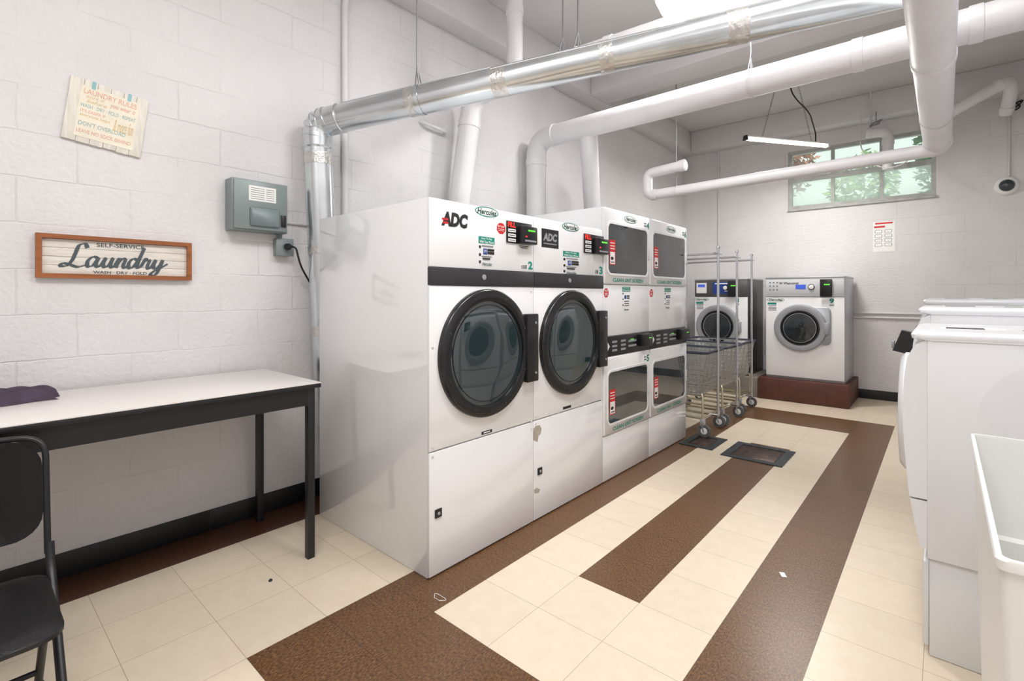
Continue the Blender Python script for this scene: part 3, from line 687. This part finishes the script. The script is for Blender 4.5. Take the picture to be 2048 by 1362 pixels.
def garment():
    b = B('cloth'); tm = bmesh.new(); n, m = 36, 24; V = {}
    for i in range(n+1):
        for j in range(m+1):
            x = -1+2*i/n; y = -1+2*j/m
            e = max(0, (1-abs(x)**6))*max(0, (1-abs(y)**6))
            h = (.042+.010*math.sin(4*y+1.5*x)+.009*math.sin(8*x+3*y)+.006*math.sin(19*y-5*x))*e**.45
            wob = .014*math.sin(6*x)+.008*math.sin(11*y)
            V[i, j] = tm.verts.new((-2.86+.12*y+wob, .065+.235*x+.016*math.sin(7*y), tz+.001+max(0, h)))
    for i in range(n):
        for j in range(m): tm.faces.new((V[i, j], V[i+1, j], V[i+1, j+1], V[i, j+1]))
    b.add(tm)
    tag(b.fin('folded_garment', origin=(-2.86, .065, tz), ang=80), 'dark purple folded garment lying on the white tabletop', 'clothing')
garment()
t = thing('folding_chair', 'black folding chair with curved glossy back in front of the table', 'chair', (-1.9, -.02, 0))
b = B('chairf').loft([[(a, c_, z) for a, c_ in rrect(-2.08+i, -1.66-i, -.235+i, .2-i, .06, 5)] for i, z in ((.01, .436), (0, .442), (0, .452), (.012, .460), (.05, .463))]); b.fin('seat', t)
outer = rrect(-.236, .196, .545, .845, .08, 6); cyc = -.02
def bend(y, z, off): q = 1-((y-cyc)/.22)**2; return (-2.10-.05*q-.16*(z-.53)+off, y, z)
ins1 = [(cyc+(y-cyc)*.92, .695+(z-.695)*.89) for y, z in outer]; ins2 = [(cyc+(y-cyc)*.45, .695+(z-.695)*.42) for y, z in outer]
B('chairp').loft([[bend(y, z, -.006) for y, z in ins2], [bend(y, z, -.008) for y, z in ins1], [bend(y, z, -.003) for y, z in outer], [bend(y, z, .008) for y, z in outer], [bend(y, z, .004) for y, z in ins1], [bend(y, z, .002) for y, z in ins2]]).fin('backrest', t, ang=60)
fp = fillet([bend(.205, .50, 0), bend(.205, .70, 0), bend(.205, .852, 0), bend(.08, .852, 0), bend(-.02, .852, 0), bend(-.12, .852, 0), bend(-.245, .852, 0), bend(-.245, .70, 0), bend(-.245, .50, 0)], .085, 6)
B('tblk').tube(fp, .0085, 10).fin('back_frame', t)
for y in (-.247, .21):
    B('tblk').tube(fillet([(-2.10, y, .53), (-2.08, y, .47), (-1.66, y, 0.012)], .06, 6), .0115, 10).lathe([(.016, 0), (.016, .03)], (-1.66, y, 0), (0, 0, 1), 10).fin('front_leg', t)
    yy = y+(-.016 if y > 0 else .016)
    B('tblk').tube([(-1.84, yy, .43), (-2.0, yy, .36), (-2.23, yy, .012)], .0115, 10).lathe([(.016, 0), (.016, .03)], (-2.23, yy, 0), (0, 0, 1), 10).fin('rear_leg', t)
B('tblk').tube([(-1.78, -.247, .132), (-1.78, .21, .132)], .009, 8).fin('front_rung', t)
B('tblk').tube([(-2.17, -.231, .1), (-2.17, .194, .1)], .009, 8).fin('rear_rung', t)

# ---------------------------------------------------------------- wall signs and electrics
t = thing('wooden_sign', 'brown framed whitewashed sign with script lettering above the table', 'sign', (XL, .558, 1.48))
sy0, sy1, sz0, sz1 = .257, .859, 1.378, 1.577
B('wood').frame([(sy0, sz0), (sy1, sz0), (sy1, sz1), (sy0, sz1)], [(sy0+.02, sz0+.02), (sy1-.02, sz0+.02), (sy1-.02, sz1-.02), (sy0+.02, sz1-.02)], 'X', XL, XL+.03).fin('frame', t)
b = B('plank')
for k in range(4):
    h = (sz1-sz0-.04)/4; b.box(XL, XL+.012, sy0+.019, sy1-.019, sz0+.02+k*h, sz0+.02+(k+1)*h-.0012, .0008)
b.fin('board', t)
b = B('slate').text('SELF-SERVICE', 'X', XL+.0135, .468, .655, 1.530, 1.549, 0, .012).text('WASH · DRY · FOLD', 'X', XL+.0135, .455, .665, 1.402, 1.416, 0, .012)
script = [
    [(.95, 1.28), (.78, 1.55), (.52, 1.42), (.45, .9), (.38, .4), (.2, .04), (-.08, .02), (.0, .2), (.3, .14), (.75, -.02), (1.12, .16)],
    [(1.62, .6), (1.35, .72), (1.14, .42), (1.2, .04), (1.45, .14), (1.62, .66), (1.57, .22), (1.68, .02), (1.86, .2)],
    [(1.84, .16), (1.98, .68), (1.93, .24), (2.04, .02), (2.24, .22), (2.34, .68), (2.3, .22), (2.4, .02), (2.56, .2)],
    [(2.54, .2), (2.68, .68), (2.62, .02), (2.66, .3), (2.84, .66), (3.0, .58), (2.97, .2), (3.07, .02), (3.24, .2)],
    [(3.66, .58), (3.42, .7), (3.24, .4), (3.3, .03), (3.52, .14), (3.74, .8), (3.86, 1.5), (3.73, .5), (3.76, .05), (3.96, .2)],
    [(3.94, .18), (4.08, .74), (4.16, .6), (4.32, .62), (4.28, .2), (4.37, .02), (4.54, .2)],
    [(4.52, .18), (4.66, .68), (4.62, .22), (4.76, .04), (4.96, .3), (5.06, .68), (4.98, .0), (4.82, -.42), (4.56, -.42), (4.7, -.16), (5.05, .1), (5.4, .42)]]
for k, st in enumerate(script):
    b.pen([(.345+(x+.2*y)*.0745, 1.432+y*.070) for x, y in st], 'X', XL+.0138+.0002*k, (.0062, .0022), .0018)
b.fin('lettering', t)
t = thing('wall_plaque', 'tilted whitewashed plaque with colourful laundry rules taped to wall', 'sign', (XL, .508, 2.155))
mx = Matrix.Translation((0, .508, 2.155)) @ Matrix.Rotation(math.radians(-7), 4, 'X') @ Matrix.Translation((0, -.508, -2.155))
b = B('plankv')
for k in range(6): b.box(XL, XL+.014, .358+.05*k, .358+.05*k+.0488, 2.005+random.uniform(-.003, .003), 2.305+random.uniform(-.003, .003), .0012, mx=mx)
b.fin('board', t)
B('parch').box(XL+.014, XL+.0155, .398, .622, 2.03, 2.275, mx=mx).fin('printed_panel', t)
b = B()
for s, m, y0, y1, z0, z1, sh in (('LAUNDRY RULES', 'coral', .41, .612, 2.238, 2.263, 0), ('sort it', 'gold', .42, .49, 2.220, 2.234, .3), ('before', 'gold', .425, .50, 2.198, 2.214, .3), ('you wear it', 'coral', .51, .61, 2.202, 2.230, .35), ('WASH · DRY · FOLD · REPEAT', 'aqua', .404, .616, 2.172, 2.19, 0),
                               ("IT'S EASIER IF", 'coral', .408, .5, 2.148, 2.163, 0), ('everyone helps', 'gold', .408, .52, 2.124, 2.144, .3), ('& more fun', 'gold', .535, .612, 2.1, 2.16, .3), ("DON'T OVERLOAD", 'aqua', .408, .585, 2.085, 2.106, 0), ('LEAVE NO SOCK BEHIND', 'coral', .405, .61, 2.05, 2.068, 0)):
    b.use(m).text(s, 'X', XL+.0162, y0, y1, z0, z1, sh, .006, mx=mx)
b.fin('lettering', t)
for y in (.435, .572): B('tape').box(XL+.0145, XL+.0165, y, y+.014, 2.268, 2.305, mx=mx).fin('tape', t)
t = thing('breaker_panel', 'grey metal breaker panel on wall left of the shiny duct', 'electrical panel', (XL, 1.184, 1.81))
B('pgrey').box(XL, XL+.1, 1.03, 1.338, 1.665, 1.953, .004).fin('housing', t)
d = B('pgrey').box(XL+.1, XL+.112, 1.038, 1.33, 1.672, 1.946, .004).fin('door', t)
B('pgrey2').prism(rrect(1.12, 1.285, 1.69, 1.80, .012), 'X', XL+.112, XL+.124, .005).fin('breaker_cover', d)
b = B('paper').plate('X', XL+.112, 1.115, 1.265, 1.835, 1.92, .001); b.use('grey')
for k in range(6): b.plate('X', XL+.113, 1.125, 1.2, 1.845+.012*k, 1.848+.012*k, .0005); b.plate('X', XL+.113, 1.21, 1.255, 1.845+.012*k, 1.848+.012*k, .0005)
b.fin('label_card', d)
B('blk').box(XL+.112, XL+.12, 1.294, 1.322, 1.70, 1.77, .003).fin('latch', d)
t = thing('power_outlet', 'grey surface outlet box below the breaker panel', 'outlet', (XL, 1.345, 1.588))
B('pgrey').box(XL, XL+.05, 1.295, 1.395, 1.538, 1.64, .006).fin('box', t)
B('pgrey').box(XL+.05, XL+.053, 1.293, 1.397, 1.536, 1.642, .001).prism(circ(1.352, 1.592, .024, .024, 20), 'X', XL+.053, XL+.056).fin('cover_plate', t)
B('pgrey').tube([(XL+.03, 1.325, 1.64), (XL+.03, 1.325, 1.665)], .012, 10).fin('conduit_nipple', t)
t = thing('electric_cable', 'black cable with plug running from outlet down behind the dryer', 'cable', (XL+.056, 1.352, 1.592))
B('blk').lathe([(.02, 0), (.02, .02), (.012, .035), (.006, .045)], (XL+.057, 1.352, 1.592), (1, .3, 0), 14).fin('plug', t)
B('blk').tube(fillet([(XL+.09, 1.362, 1.592), (XL+.13, 1.375, 1.585), (XL+.11, 1.41, 1.48), (XL+.06, 1.50, 1.37), (XL+.022, 1.60, 1.28), (XL+.022, 1.68, .9), (XL+.022, 1.7, .006)], .08, 5), .006, 8).fin('cord', t)
def solo_tube(name, label, cat, pts, r, m, rad=.1, n=16, group=None, seg=6):
    p = fillet(pts, rad, seg); return tag(B(m).tube(p, r, n).fin(name, origin=pts[0]), label, cat, group)
solo_tube('conduit', 'short white conduit leaving the right of the breaker panel', 'conduit', [(XL+.009, 1.339, 1.745), (XL+.009, 1.42, 1.745), (XL+.009, 1.62, 1.745)], .009, 'cond')

# ---------------------------------------------------------------- ducts and pipes
P0 = Vector((-2.9, 1.50, 2.355)); P1 = Vector((-.79, 2.63, 2.656)); DV = P1-P0
t = thing('metal_duct', 'shiny galvanised dryer duct rising at wall and crossing the ceiling', 'duct', (-2.9, 1.50, .3))
dn = DV.normalized(); R0 = Vector((-2.9, 1.58, .5)); rt = Vector((-2.9, 1.50, 2.27)); rd = (rt-R0).normalized()
B('duct').tube([R0, rt], .083, 32).fin('riser', t)
el = fillet([rt-rd*.045, P0+Vector((0, 0, -.005)), P0+dn*.14], .115, 3)
for i in range(len(el)-1):
    a, c = el[i], el[i+1]; d = (c-a).normalized(); B('duct').tube([a-d*.03, a-d*.022, a-d*.018, c+d*.018, c+d*.022, c+d*.03], [.083, .089, .085, .085, .089, .083], 32).fin('elbow_gore', t, ang=15)
tend = (XR-.035-P0.x)/DV.x
B('duct').tube([P0+dn*.10, P0+DV*tend], .083, 32).fin('run', t)
up = Vector((0, 0, 1)); up = (up-dn*up.dot(dn)).normalized(); sidev = dn.cross(up)
for q0, q1, sg in ((.08, .47, .5), (.47, .9, .9), (.9, tend, .4)):
    o = up*math.cos(sg)*.0835+sidev*math.sin(sg)*.0835
    B('duct').tube([P0+DV*q0+o, P0+DV*q1+o], .0035, 6).fin('seam', t)
for q, wd in ((.06, .055), (.2643, .05), (.485, .085), (.73, .075), (1.0, .1)):
    c = P0+DV*q; B('foil').tube([c-dn*wd/2, c+dn*wd/2], .0846, 32).fin('foil_tape', t)
for z, hh in ((2.1, .07), (1.55, .05), (1.05, .06)):
    c = R0+rd*((z-.5)/rd.z); B('foil').tube([c, c+rd*hh], .0846, 32).fin('foil_tape', t)
def hanger(label, c, r, dirv, top=ZC, m='cond'):
    c = Vector(c); d = Vector(dirv).normalized(); u = Vector((0, 0, 1)); s = d.cross(u).normalized(); u = s.cross(d)
    hh = thing('pipe_hanger', label, 'pipe hanger', c)
    pts = [c+s*r*math.cos(a)+u*r*math.sin(a) for a in [2*PI*k/28 for k in range(28)]]
    b = B(m); b.loft([[p-d*.01, p+d*.01, p+d*.01+(p-c).normalized()*.003, p-d*.01+(p-c).normalized()*.003] for p in pts], closed=True); b.fin('strap', hh)
    q = c+u*(r+.11)
    B('rod').tube([c+u*(r+.002)+d*.0, q, Vector((q.x, q.y, top))], .005, 8).tube([c+u*r*.72+s*r*.72, q], .004, 6).tube([c+u*r*.72-s*r*.72, q], .004, 6).fin('rod', hh)
    return hh
hanger('rod hanger holding the shiny duct near the wall', P0+DV*.285, .085, DV, m='duct')
def pipe(label, pts, r, rad=.16, m='pipe', bands=(), group=None, name='vent_pipe'):
    t = thing(name, label, 'pipe', pts[0], group); p = fillet(pts, rad, 8)
    B(m).tube(p, r, 28).fin('pipe_run', t, ang=60)
    for i, k in bands:
        a, b_ = Vector(pts[i]), Vector(pts[i+1]); c = a.lerp(b_, k); d = (b_-a).normalized()
        B(m).tube([c-d*.03, c-d*.028, c+d*.028, c+d*.03], [r+.002, r+.006, r+.006, r+.002], 28).fin('joint_band', t)
    return t
pipe('white vent pipe rising behind stacked dryers and crossing toward the right wall', [(-2.9, 3.67, .0), (-2.9, 3.67, 2.77), (XR, 3.67, 2.77)], .093, .18, bands=((0, .92), (1, .05), (1, .62), (1, .75)))
pipe('white vent pipe leaning behind dryer numbered 3 then crossing above the duct', [(-2.9, 2.64, .0), (-2.9, 2.66, 1.9), (-2.85, 2.79, 2.92), (XR-.02, 3.12, 2.93)], .085, .18, bands=((1, .1), (1, .75), (2, .1), (2, .3)))
pipe('short slanted white vent pipe joining the crossing pipe above stacked dryers', [(-2.6, 4.2, 1.94), (-2.34, 3.70, 2.74)], .08, bands=((0, .15),))
pipe('white vertical pipe stub dropping from the ceiling above dryer 3', [(-2.44, 2.825, 2.96), (-2.44, 2.825, ZC)], .062, bands=((0, .62),))
pipe('wide white overhead pipe running lengthwise beneath the crossing pipes', [(-.045, YF, 2.47), (-.03, 5.2, 2.5)], .086, bands=((0, .985), (0, .56), (0, .7)))
pipe('thin white horizontal pipe with upturned end crossing below the window', [(-.04, 5.11, 2.445), (-2.42, 5.02, 2.38), (-2.42, 5.02, 2.62), (-2.0, 4.98, 2.635)], .054, .075, bands=((0, .97), (2, .96)))
hanger('rod hanger on the thin white horizontal pipe', (-2.1, 5.032, 2.389), .0545, (1, .04, 0.03))
hanger('rod hanger on the wide overhead pipe near its far end', (-.032, 4.35, 2.496), .0865, (0, 1, .005))
hanger('rod hanger on the crossing pipe above the shop light', (-1.0, 3.67, 2.77), .0935, (1, 0, 0))
q = lambda x: Vector((x, 2.79+(3.12-2.79)*(x+2.85)/(XR-.02+2.85), 2.92+.01*(x+2.85)/4.0))
hanger('left one of two strap hangers above the shiny duct', q(-2.02), .0855, (1, .08, 0))
hanger('right one of two strap hangers above the shiny duct', q(-1.9), .0855, (1, .08, 0))
Yq = 6.95
a_, b_ = py(1896, 228, Yq), py(2018, 160, Yq)
pipe('white elbow pipe high in the far right corner', [(a_.x-.2, Yq-.0, a_.z-.12), a_, b_, Vector((b_.x+.03, Yq+.16, b_.z-.05)), Vector((b_.x-.0, Yq+.34, b_.z-.24))], .056, .08, bands=((1, .85), (3, .8)))
d_ = py(1735, 266, 7.3); e_ = py(1776, 264, 7.3); f_ = py(1776, 305, 7.3)
pipe('small white elbow pipe hanging in front of the window', [d_, e_, f_, f_-Vector((0, 0, .2))], .055, .08, bands=((0, .1), (1, .5)))
solo_tube('ceiling_rod', 'thin rod dropping from ceiling to the small elbow pipe', 'rod', [(d_.x+.03, 7.3, d_.z+.04), (d_.x+.03, 7.3, ZC)], .008, 'cond')
u0 = px(690, 430, XL+.022)
solo_tube('conduit', 'thin white vertical pipe on wall between breaker panel and large dryer', 'conduit', [(XL+.022, u0.y, .0), (XL+.022, u0.y, 3.36), (XL+.23, u0.y+.2, 3.43), (XL+.6, u0.y+.5, ZC)], .021, 'pipe', .12)
g1, g2 = px(850, 246, XL+.05), px(893, 264, XL+.05)
solo_tube('gas_pipe', 'short thin white gas pipe stub on wall above dryer 2', 'pipe', [(XL, g1.y-.01, g1.z+.02), g1, g2, (XL, g2.y+.02, g2.z)], .013, 'pipe', .04)
b1 = py(1437, 300, YB-.02)
solo_tube('conduit', 'thin vertical conduit on the end wall above the carts', 'conduit', [(b1.x, YB-.012, .12), (b1.x, YB-.012, 3.45)], .012, 'cond')
for k, s in ((0, 'upper'), (1, 'lower')):
    solo_tube('conduit', s+' of two horizontal conduits on the end wall right of washer 9', 'conduit', [(-1.72, YB-.014, 1.075-.055*k), (XR, YB-.014, 1.075-.055*k)], .014, 'cond')
cc = py(2013, 372, YB)
t = thing('security_camera', 'small dome security camera on the end wall at right', 'camera', cc)
B('paper').lathe([(.1, 0), (.1, .02), (.085, .04), (.065, .045)], cc, (0, -1, 0), 32).fin('mount', t)
B('glassd').lathe([(.066, .04), (.06, .07), (.04, .092), (.015, .1), (0, .101)], cc, (0, -1, 0), 28).fin('dome', t, ang=70)
solo_tube('conduit', 'thin vertical conduit above the security camera', 'conduit', [(cc.x+.02, YB-.011, cc.z+.1), (cc.x+.02, YB-.011, 3.45)], .011, 'cond')
t = thing('cable_coil', 'black cable bundle on the end wall above the security camera', 'cable', (cc.x+.05, YB-.03, 3.3))
b = B('blk')
for k in range(3): b.tube([(cc.x+.05+(.05+.01*k)*math.cos(x), YB-.03-.012*k, 3.33+(.035+.008*k)*math.sin(x+k)) for x in [2*PI*j/16 for j in range(16)]], .007, 6, True)
b.fin('coil', t)
w1, w2, w3, w4 = py(1720, 300, 6.9), py(1752, 335, 6.9), py(1800, 335, 6.9), py(1855, 285, 6.9)
solo_tube('hanging_cable', 'slack white cable looping in front of the window', 'cable', [w1+Vector((0, .1, .5)), w1, w2, w3, w4, w4+Vector((.1, .1, .4))], .006, 'cond', .2, 8)
pc = py(1752, 247, 7.3)
t = thing('cable_coil', 'grey cable bundle above the window beside the small elbow pipe', 'cable', pc)
b = B('rod')
for k in range(3): b.tube([(pc.x+(.035+.012*k)*math.cos(x), 7.3-.012*k, pc.z+(.018+.006*k)*math.sin(x+k)) for x in [2*PI*j/16 for j in range(16)]], .005, 6, True)
b.tube([pc+Vector((0, 0, .03)), (pc.x, 7.3, 3.46), (pc.x, 7.35, 3.5)], .005, 6); b.fin('coil', t)
# notice
n0 = fr('Y', YB, 1746, 443, 1790, 503)
t = thing('wall_notice', 'white paper notice with red header on the end wall', 'notice', ((n0[0]+n0[1])/2, YB, n0[2]))
B('paper').plate('Y', YB, *n0, .002).fin('sheet', t)
b = B('red'); x0, x1, z0, z1 = n0; w_, h_ = x1-x0, z1-z0; d = YB-.002
b.plate('Y', d, x0+.1*w_, x0+.9*w_, z1-.08*h_, z1-.03*h_, .001).plate('Y', d, x0+.05*w_, x0+.55*w_, z1-.2*h_, z1-.14*h_, .001)
b.use('grey')
for k in range(4):
    for c in (0, 1): b.frame(rrect(x0+(.08+.45*c)*w_, x0+(.42+.45*c)*w_, z1-(.38+.15*k)*h_, z1-(.27+.15*k)*h_, .01, 2), rrect(x0+(.10+.45*c)*w_, x0+(.40+.45*c)*w_, z1-(.37+.15*k)*h_, z1-(.28+.15*k)*h_, .008, 2), 'Y', d, d-.001)
b.fin('print', t)
# floor drains
def drain(label, x0, x1, y0, y1):
    t = thing('floor_drain', label, 'floor drain', ((x0+x1)/2, (y0+y1)/2, 0), 'rusty floor drain covers')
    k = .06
    B('iron').frame([(x0, y0), (x1, y0), (x1, y1), (x0, y1)], [(x0+k, y0+k), (x1-k, y0+k), (x1-k, y1-k), (x0+k, y1-k)], 'Z', 0, .007).fin('frame', t)
    B('ink').frame([(x0+k, y0+k), (x1-k, y0+k), (x1-k, y1-k), (x0+k, y1-k)], [(x0+k+.012, y0+k+.012), (x1-k-.012, y0+k+.012), (x1-k-.012, y1-k-.012), (x0+k+.012, y1-k-.012)], 'Z', 0, .002).fin('groove', t)
    c = B('rust').box(x0+k+.012, x1-k-.012, y0+k+.012, y1-k-.012, 0, .0045, .001).fin('cover', t)
    for q in (.3, .7): B('iron').box(x0+(x1-x0)*q-.015, x0+(x1-x0)*q+.015, (y0+y1)/2-.006, (y0+y1)/2+.006, .0045, .0062).fin('lift_slot', c)
drain('larger rusty square floor drain cover in the middle of the brown stripe', -1.36, -.91, 4.13, 4.60)
drain('smaller rusty floor drain cover beside the nearest cart wheel', -1.735, -1.45, 4.2, 4.6)
# litter
p = pz(1566, 1150, 0)
tag(B('paper').box(p.x-.011, p.x+.011, p.y-.02, p.y+.02, .0005, .002, mx=Matrix.Translation(p) @ Matrix.Rotation(.5, 4, 'Z') @ Matrix.Translation(-p)).fin('paper_scrap', origin=p), 'tiny white paper scrap on the right brown stripe', 'litter')
p = pz(878, 1196, 0)
tag(B('paper').tube([(p.x+.03*math.cos(a)*(1+.3*math.sin(3*a)), p.y+.018*math.sin(a)*(1+.3*math.cos(2*a)), .002) for a in [2*PI*k/24 for k in range(24)]], .0012, 5, True).fin('thread_loop', origin=p), 'small white loop of thread on the brown floor before dryer 2', 'litter')
p = pz(541, 1162, 0)
tag(B('ink').lathe([(.008, 0), (.009, .004), (.004, .009), (0, .01)], p, (0, 0, 1), 7).fin('debris_crumb', origin=p), 'dark crumb on the beige tiles in front of the table', 'litter')

# ---------------------------------------------------------------- lamps
E1 = Vector((-1.634, 5.762, 3.03)); E2 = Vector((-.998, 6.676, 3.03))
t = thing('hanging_light', 'slim lit tube shop light hanging on chains before the window', 'lamp', (E1+E2)/2)
dl = (E2-E1).normalized(); sd = Vector((-dl.y, dl.x, 0))
def bar(b, p, q, hw, z0, z1):
    b.loft([[x+sd*hw+Vector((0, 0, z0)), x-sd*hw+Vector((0, 0, z0)), x-sd*hw*.7+Vector((0, 0, z1)), x+sd*hw*.7+Vector((0, 0, z1))] for x in (p, q)]); return b
bar(B('paper'), E1+dl*.02, E2-dl*.02, .028, .004, .02).fin('housing', t)
bar(B('blk'), E1-dl*.005, E1+dl*.02, .03, -.03, .022).fin('end_cap', t)
bar(B('paper'), E2-dl*.02, E2+dl*.005, .03, -.03, .022).fin('end_cap', t)
B('tube').tube([E1+dl*.02+Vector((0, 0, -.012)), E2-dl*.02+Vector((0, 0, -.012))], .02, 16).fin('tube', t)
tops = (pz(1558, 150, ZC), pz(1590, 142, ZC))
for tp, k in zip(tops, (.2, .8)):
    bt = E1.lerp(E2, k)+Vector((0, 0, .021)); L_ = (tp-bt).length; n = int(L_/.03); ax = (tp-bt).normalized(); o1 = ax.orthogonal().normalized(); o2 = ax.cross(o1); b = B('rod')
    for j in range(n):
        c = bt+ax*(L_*(j+.5)/n); s = o1 if j % 2 else o2
        b.tube([c+ax*.019*math.cos(a)+s*.008*math.sin(a) for a in [2*PI*i/8 for i in range(8)]], .0022, 4, True)
    b.fin('chain', t)
m_ = E1.lerp(E2, .85)
B('blk').tube(fillet([m_+Vector((0, 0, .02)), m_+Vector((.0, 0, .12)), tops[1]+Vector((.12, .1, -.45)), tops[1]+Vector((0, 0, -.3)), tops[1]+Vector((-.06, .02, -.15)), tops[1]+Vector((.01, .02, 0))], .1, 5), .007, 8).fin('power_cable', t)
LB = (-1.41, 3.60, 3.60)
t = thing('ceiling_lamp', 'bright white bowl lamp hanging from the ceiling above the duct', 'lamp', (-1.41, 3.60, ZC))
B('paper').lathe([(.1, .15), (.1, .1), (.03, .08), (.03, -.04), (.245, -.048)], LB, (0, 0, 1), 32).fin('base', t)
B('lampon').lathe([(.24, -.05), (.24, -.08), (.2, -.17), (.125, -.235), (0, -.265)], LB, (0, 0, 1), 48).fin('bowl', t, ang=70)
def area(name, loc, sx, sy, power, col=(1, .99, .975), rot=(0, 0, 0), shape='RECTANGLE'):
    l = bpy.data.lights.new(name, 'AREA'); l.shape = shape; l.size = sx; l.size_y = sy; l.energy = power; l.color = col
    o = bpy.data.objects.new(name, l); C.objects.link(o); o.location = loc; o.rotation_euler = rot; return o
area('ceiling_fill_light', (-.45, -.1, 3.70), 1.4, 1.2, 66)  # added fill light above the frame, no fixture here, evens out the near room
area('ceiling_fill_light', (-.2, 2.0, 3.70), .6, 1.2, 58)  # second added fill light, also out of view, brightens the dryer fronts
area('bowl_lamp_light', (-1.41, 3.6, 3.325), .25, .25, 34, shape='DISK')
ang = math.atan2(dl.y, dl.x)
area('tube_light', (E1+E2)/2+Vector((0, 0, -.04)), 1.0, .05, 42, (1, .975, .93), (0, 0, ang))
sl = bpy.data.lights.new('sun', 'SUN'); sl.energy = 4.5; sl.angle = .02; so = bpy.data.objects.new('sun', sl); C.objects.link(so); so.rotation_euler = (math.radians(32), 0, math.radians(15))
wd = bpy.data.worlds.new('World'); SC.world = wd; wd.use_nodes = True
bg = wd.node_tree.nodes['Background']; bg.inputs[0].default_value = (.93, .97, 1, 1); bg.inputs[1].default_value = 1.5
SC.view_settings.view_transform = 'Standard'

# ---------------------------------------------------------------- camera
cd = bpy.data.cameras.new('camera'); cd.sensor_width = 36; cd.lens = F/2048*36; cd.shift_y = -(681-V0)/2048; cd.clip_start = .05
co = bpy.data.objects.new('camera', cd); C.objects.link(co); co.location = (0, 0, H); co.rotation_euler = (PI/2, 0, math.asin(SN))
SC.camera = co
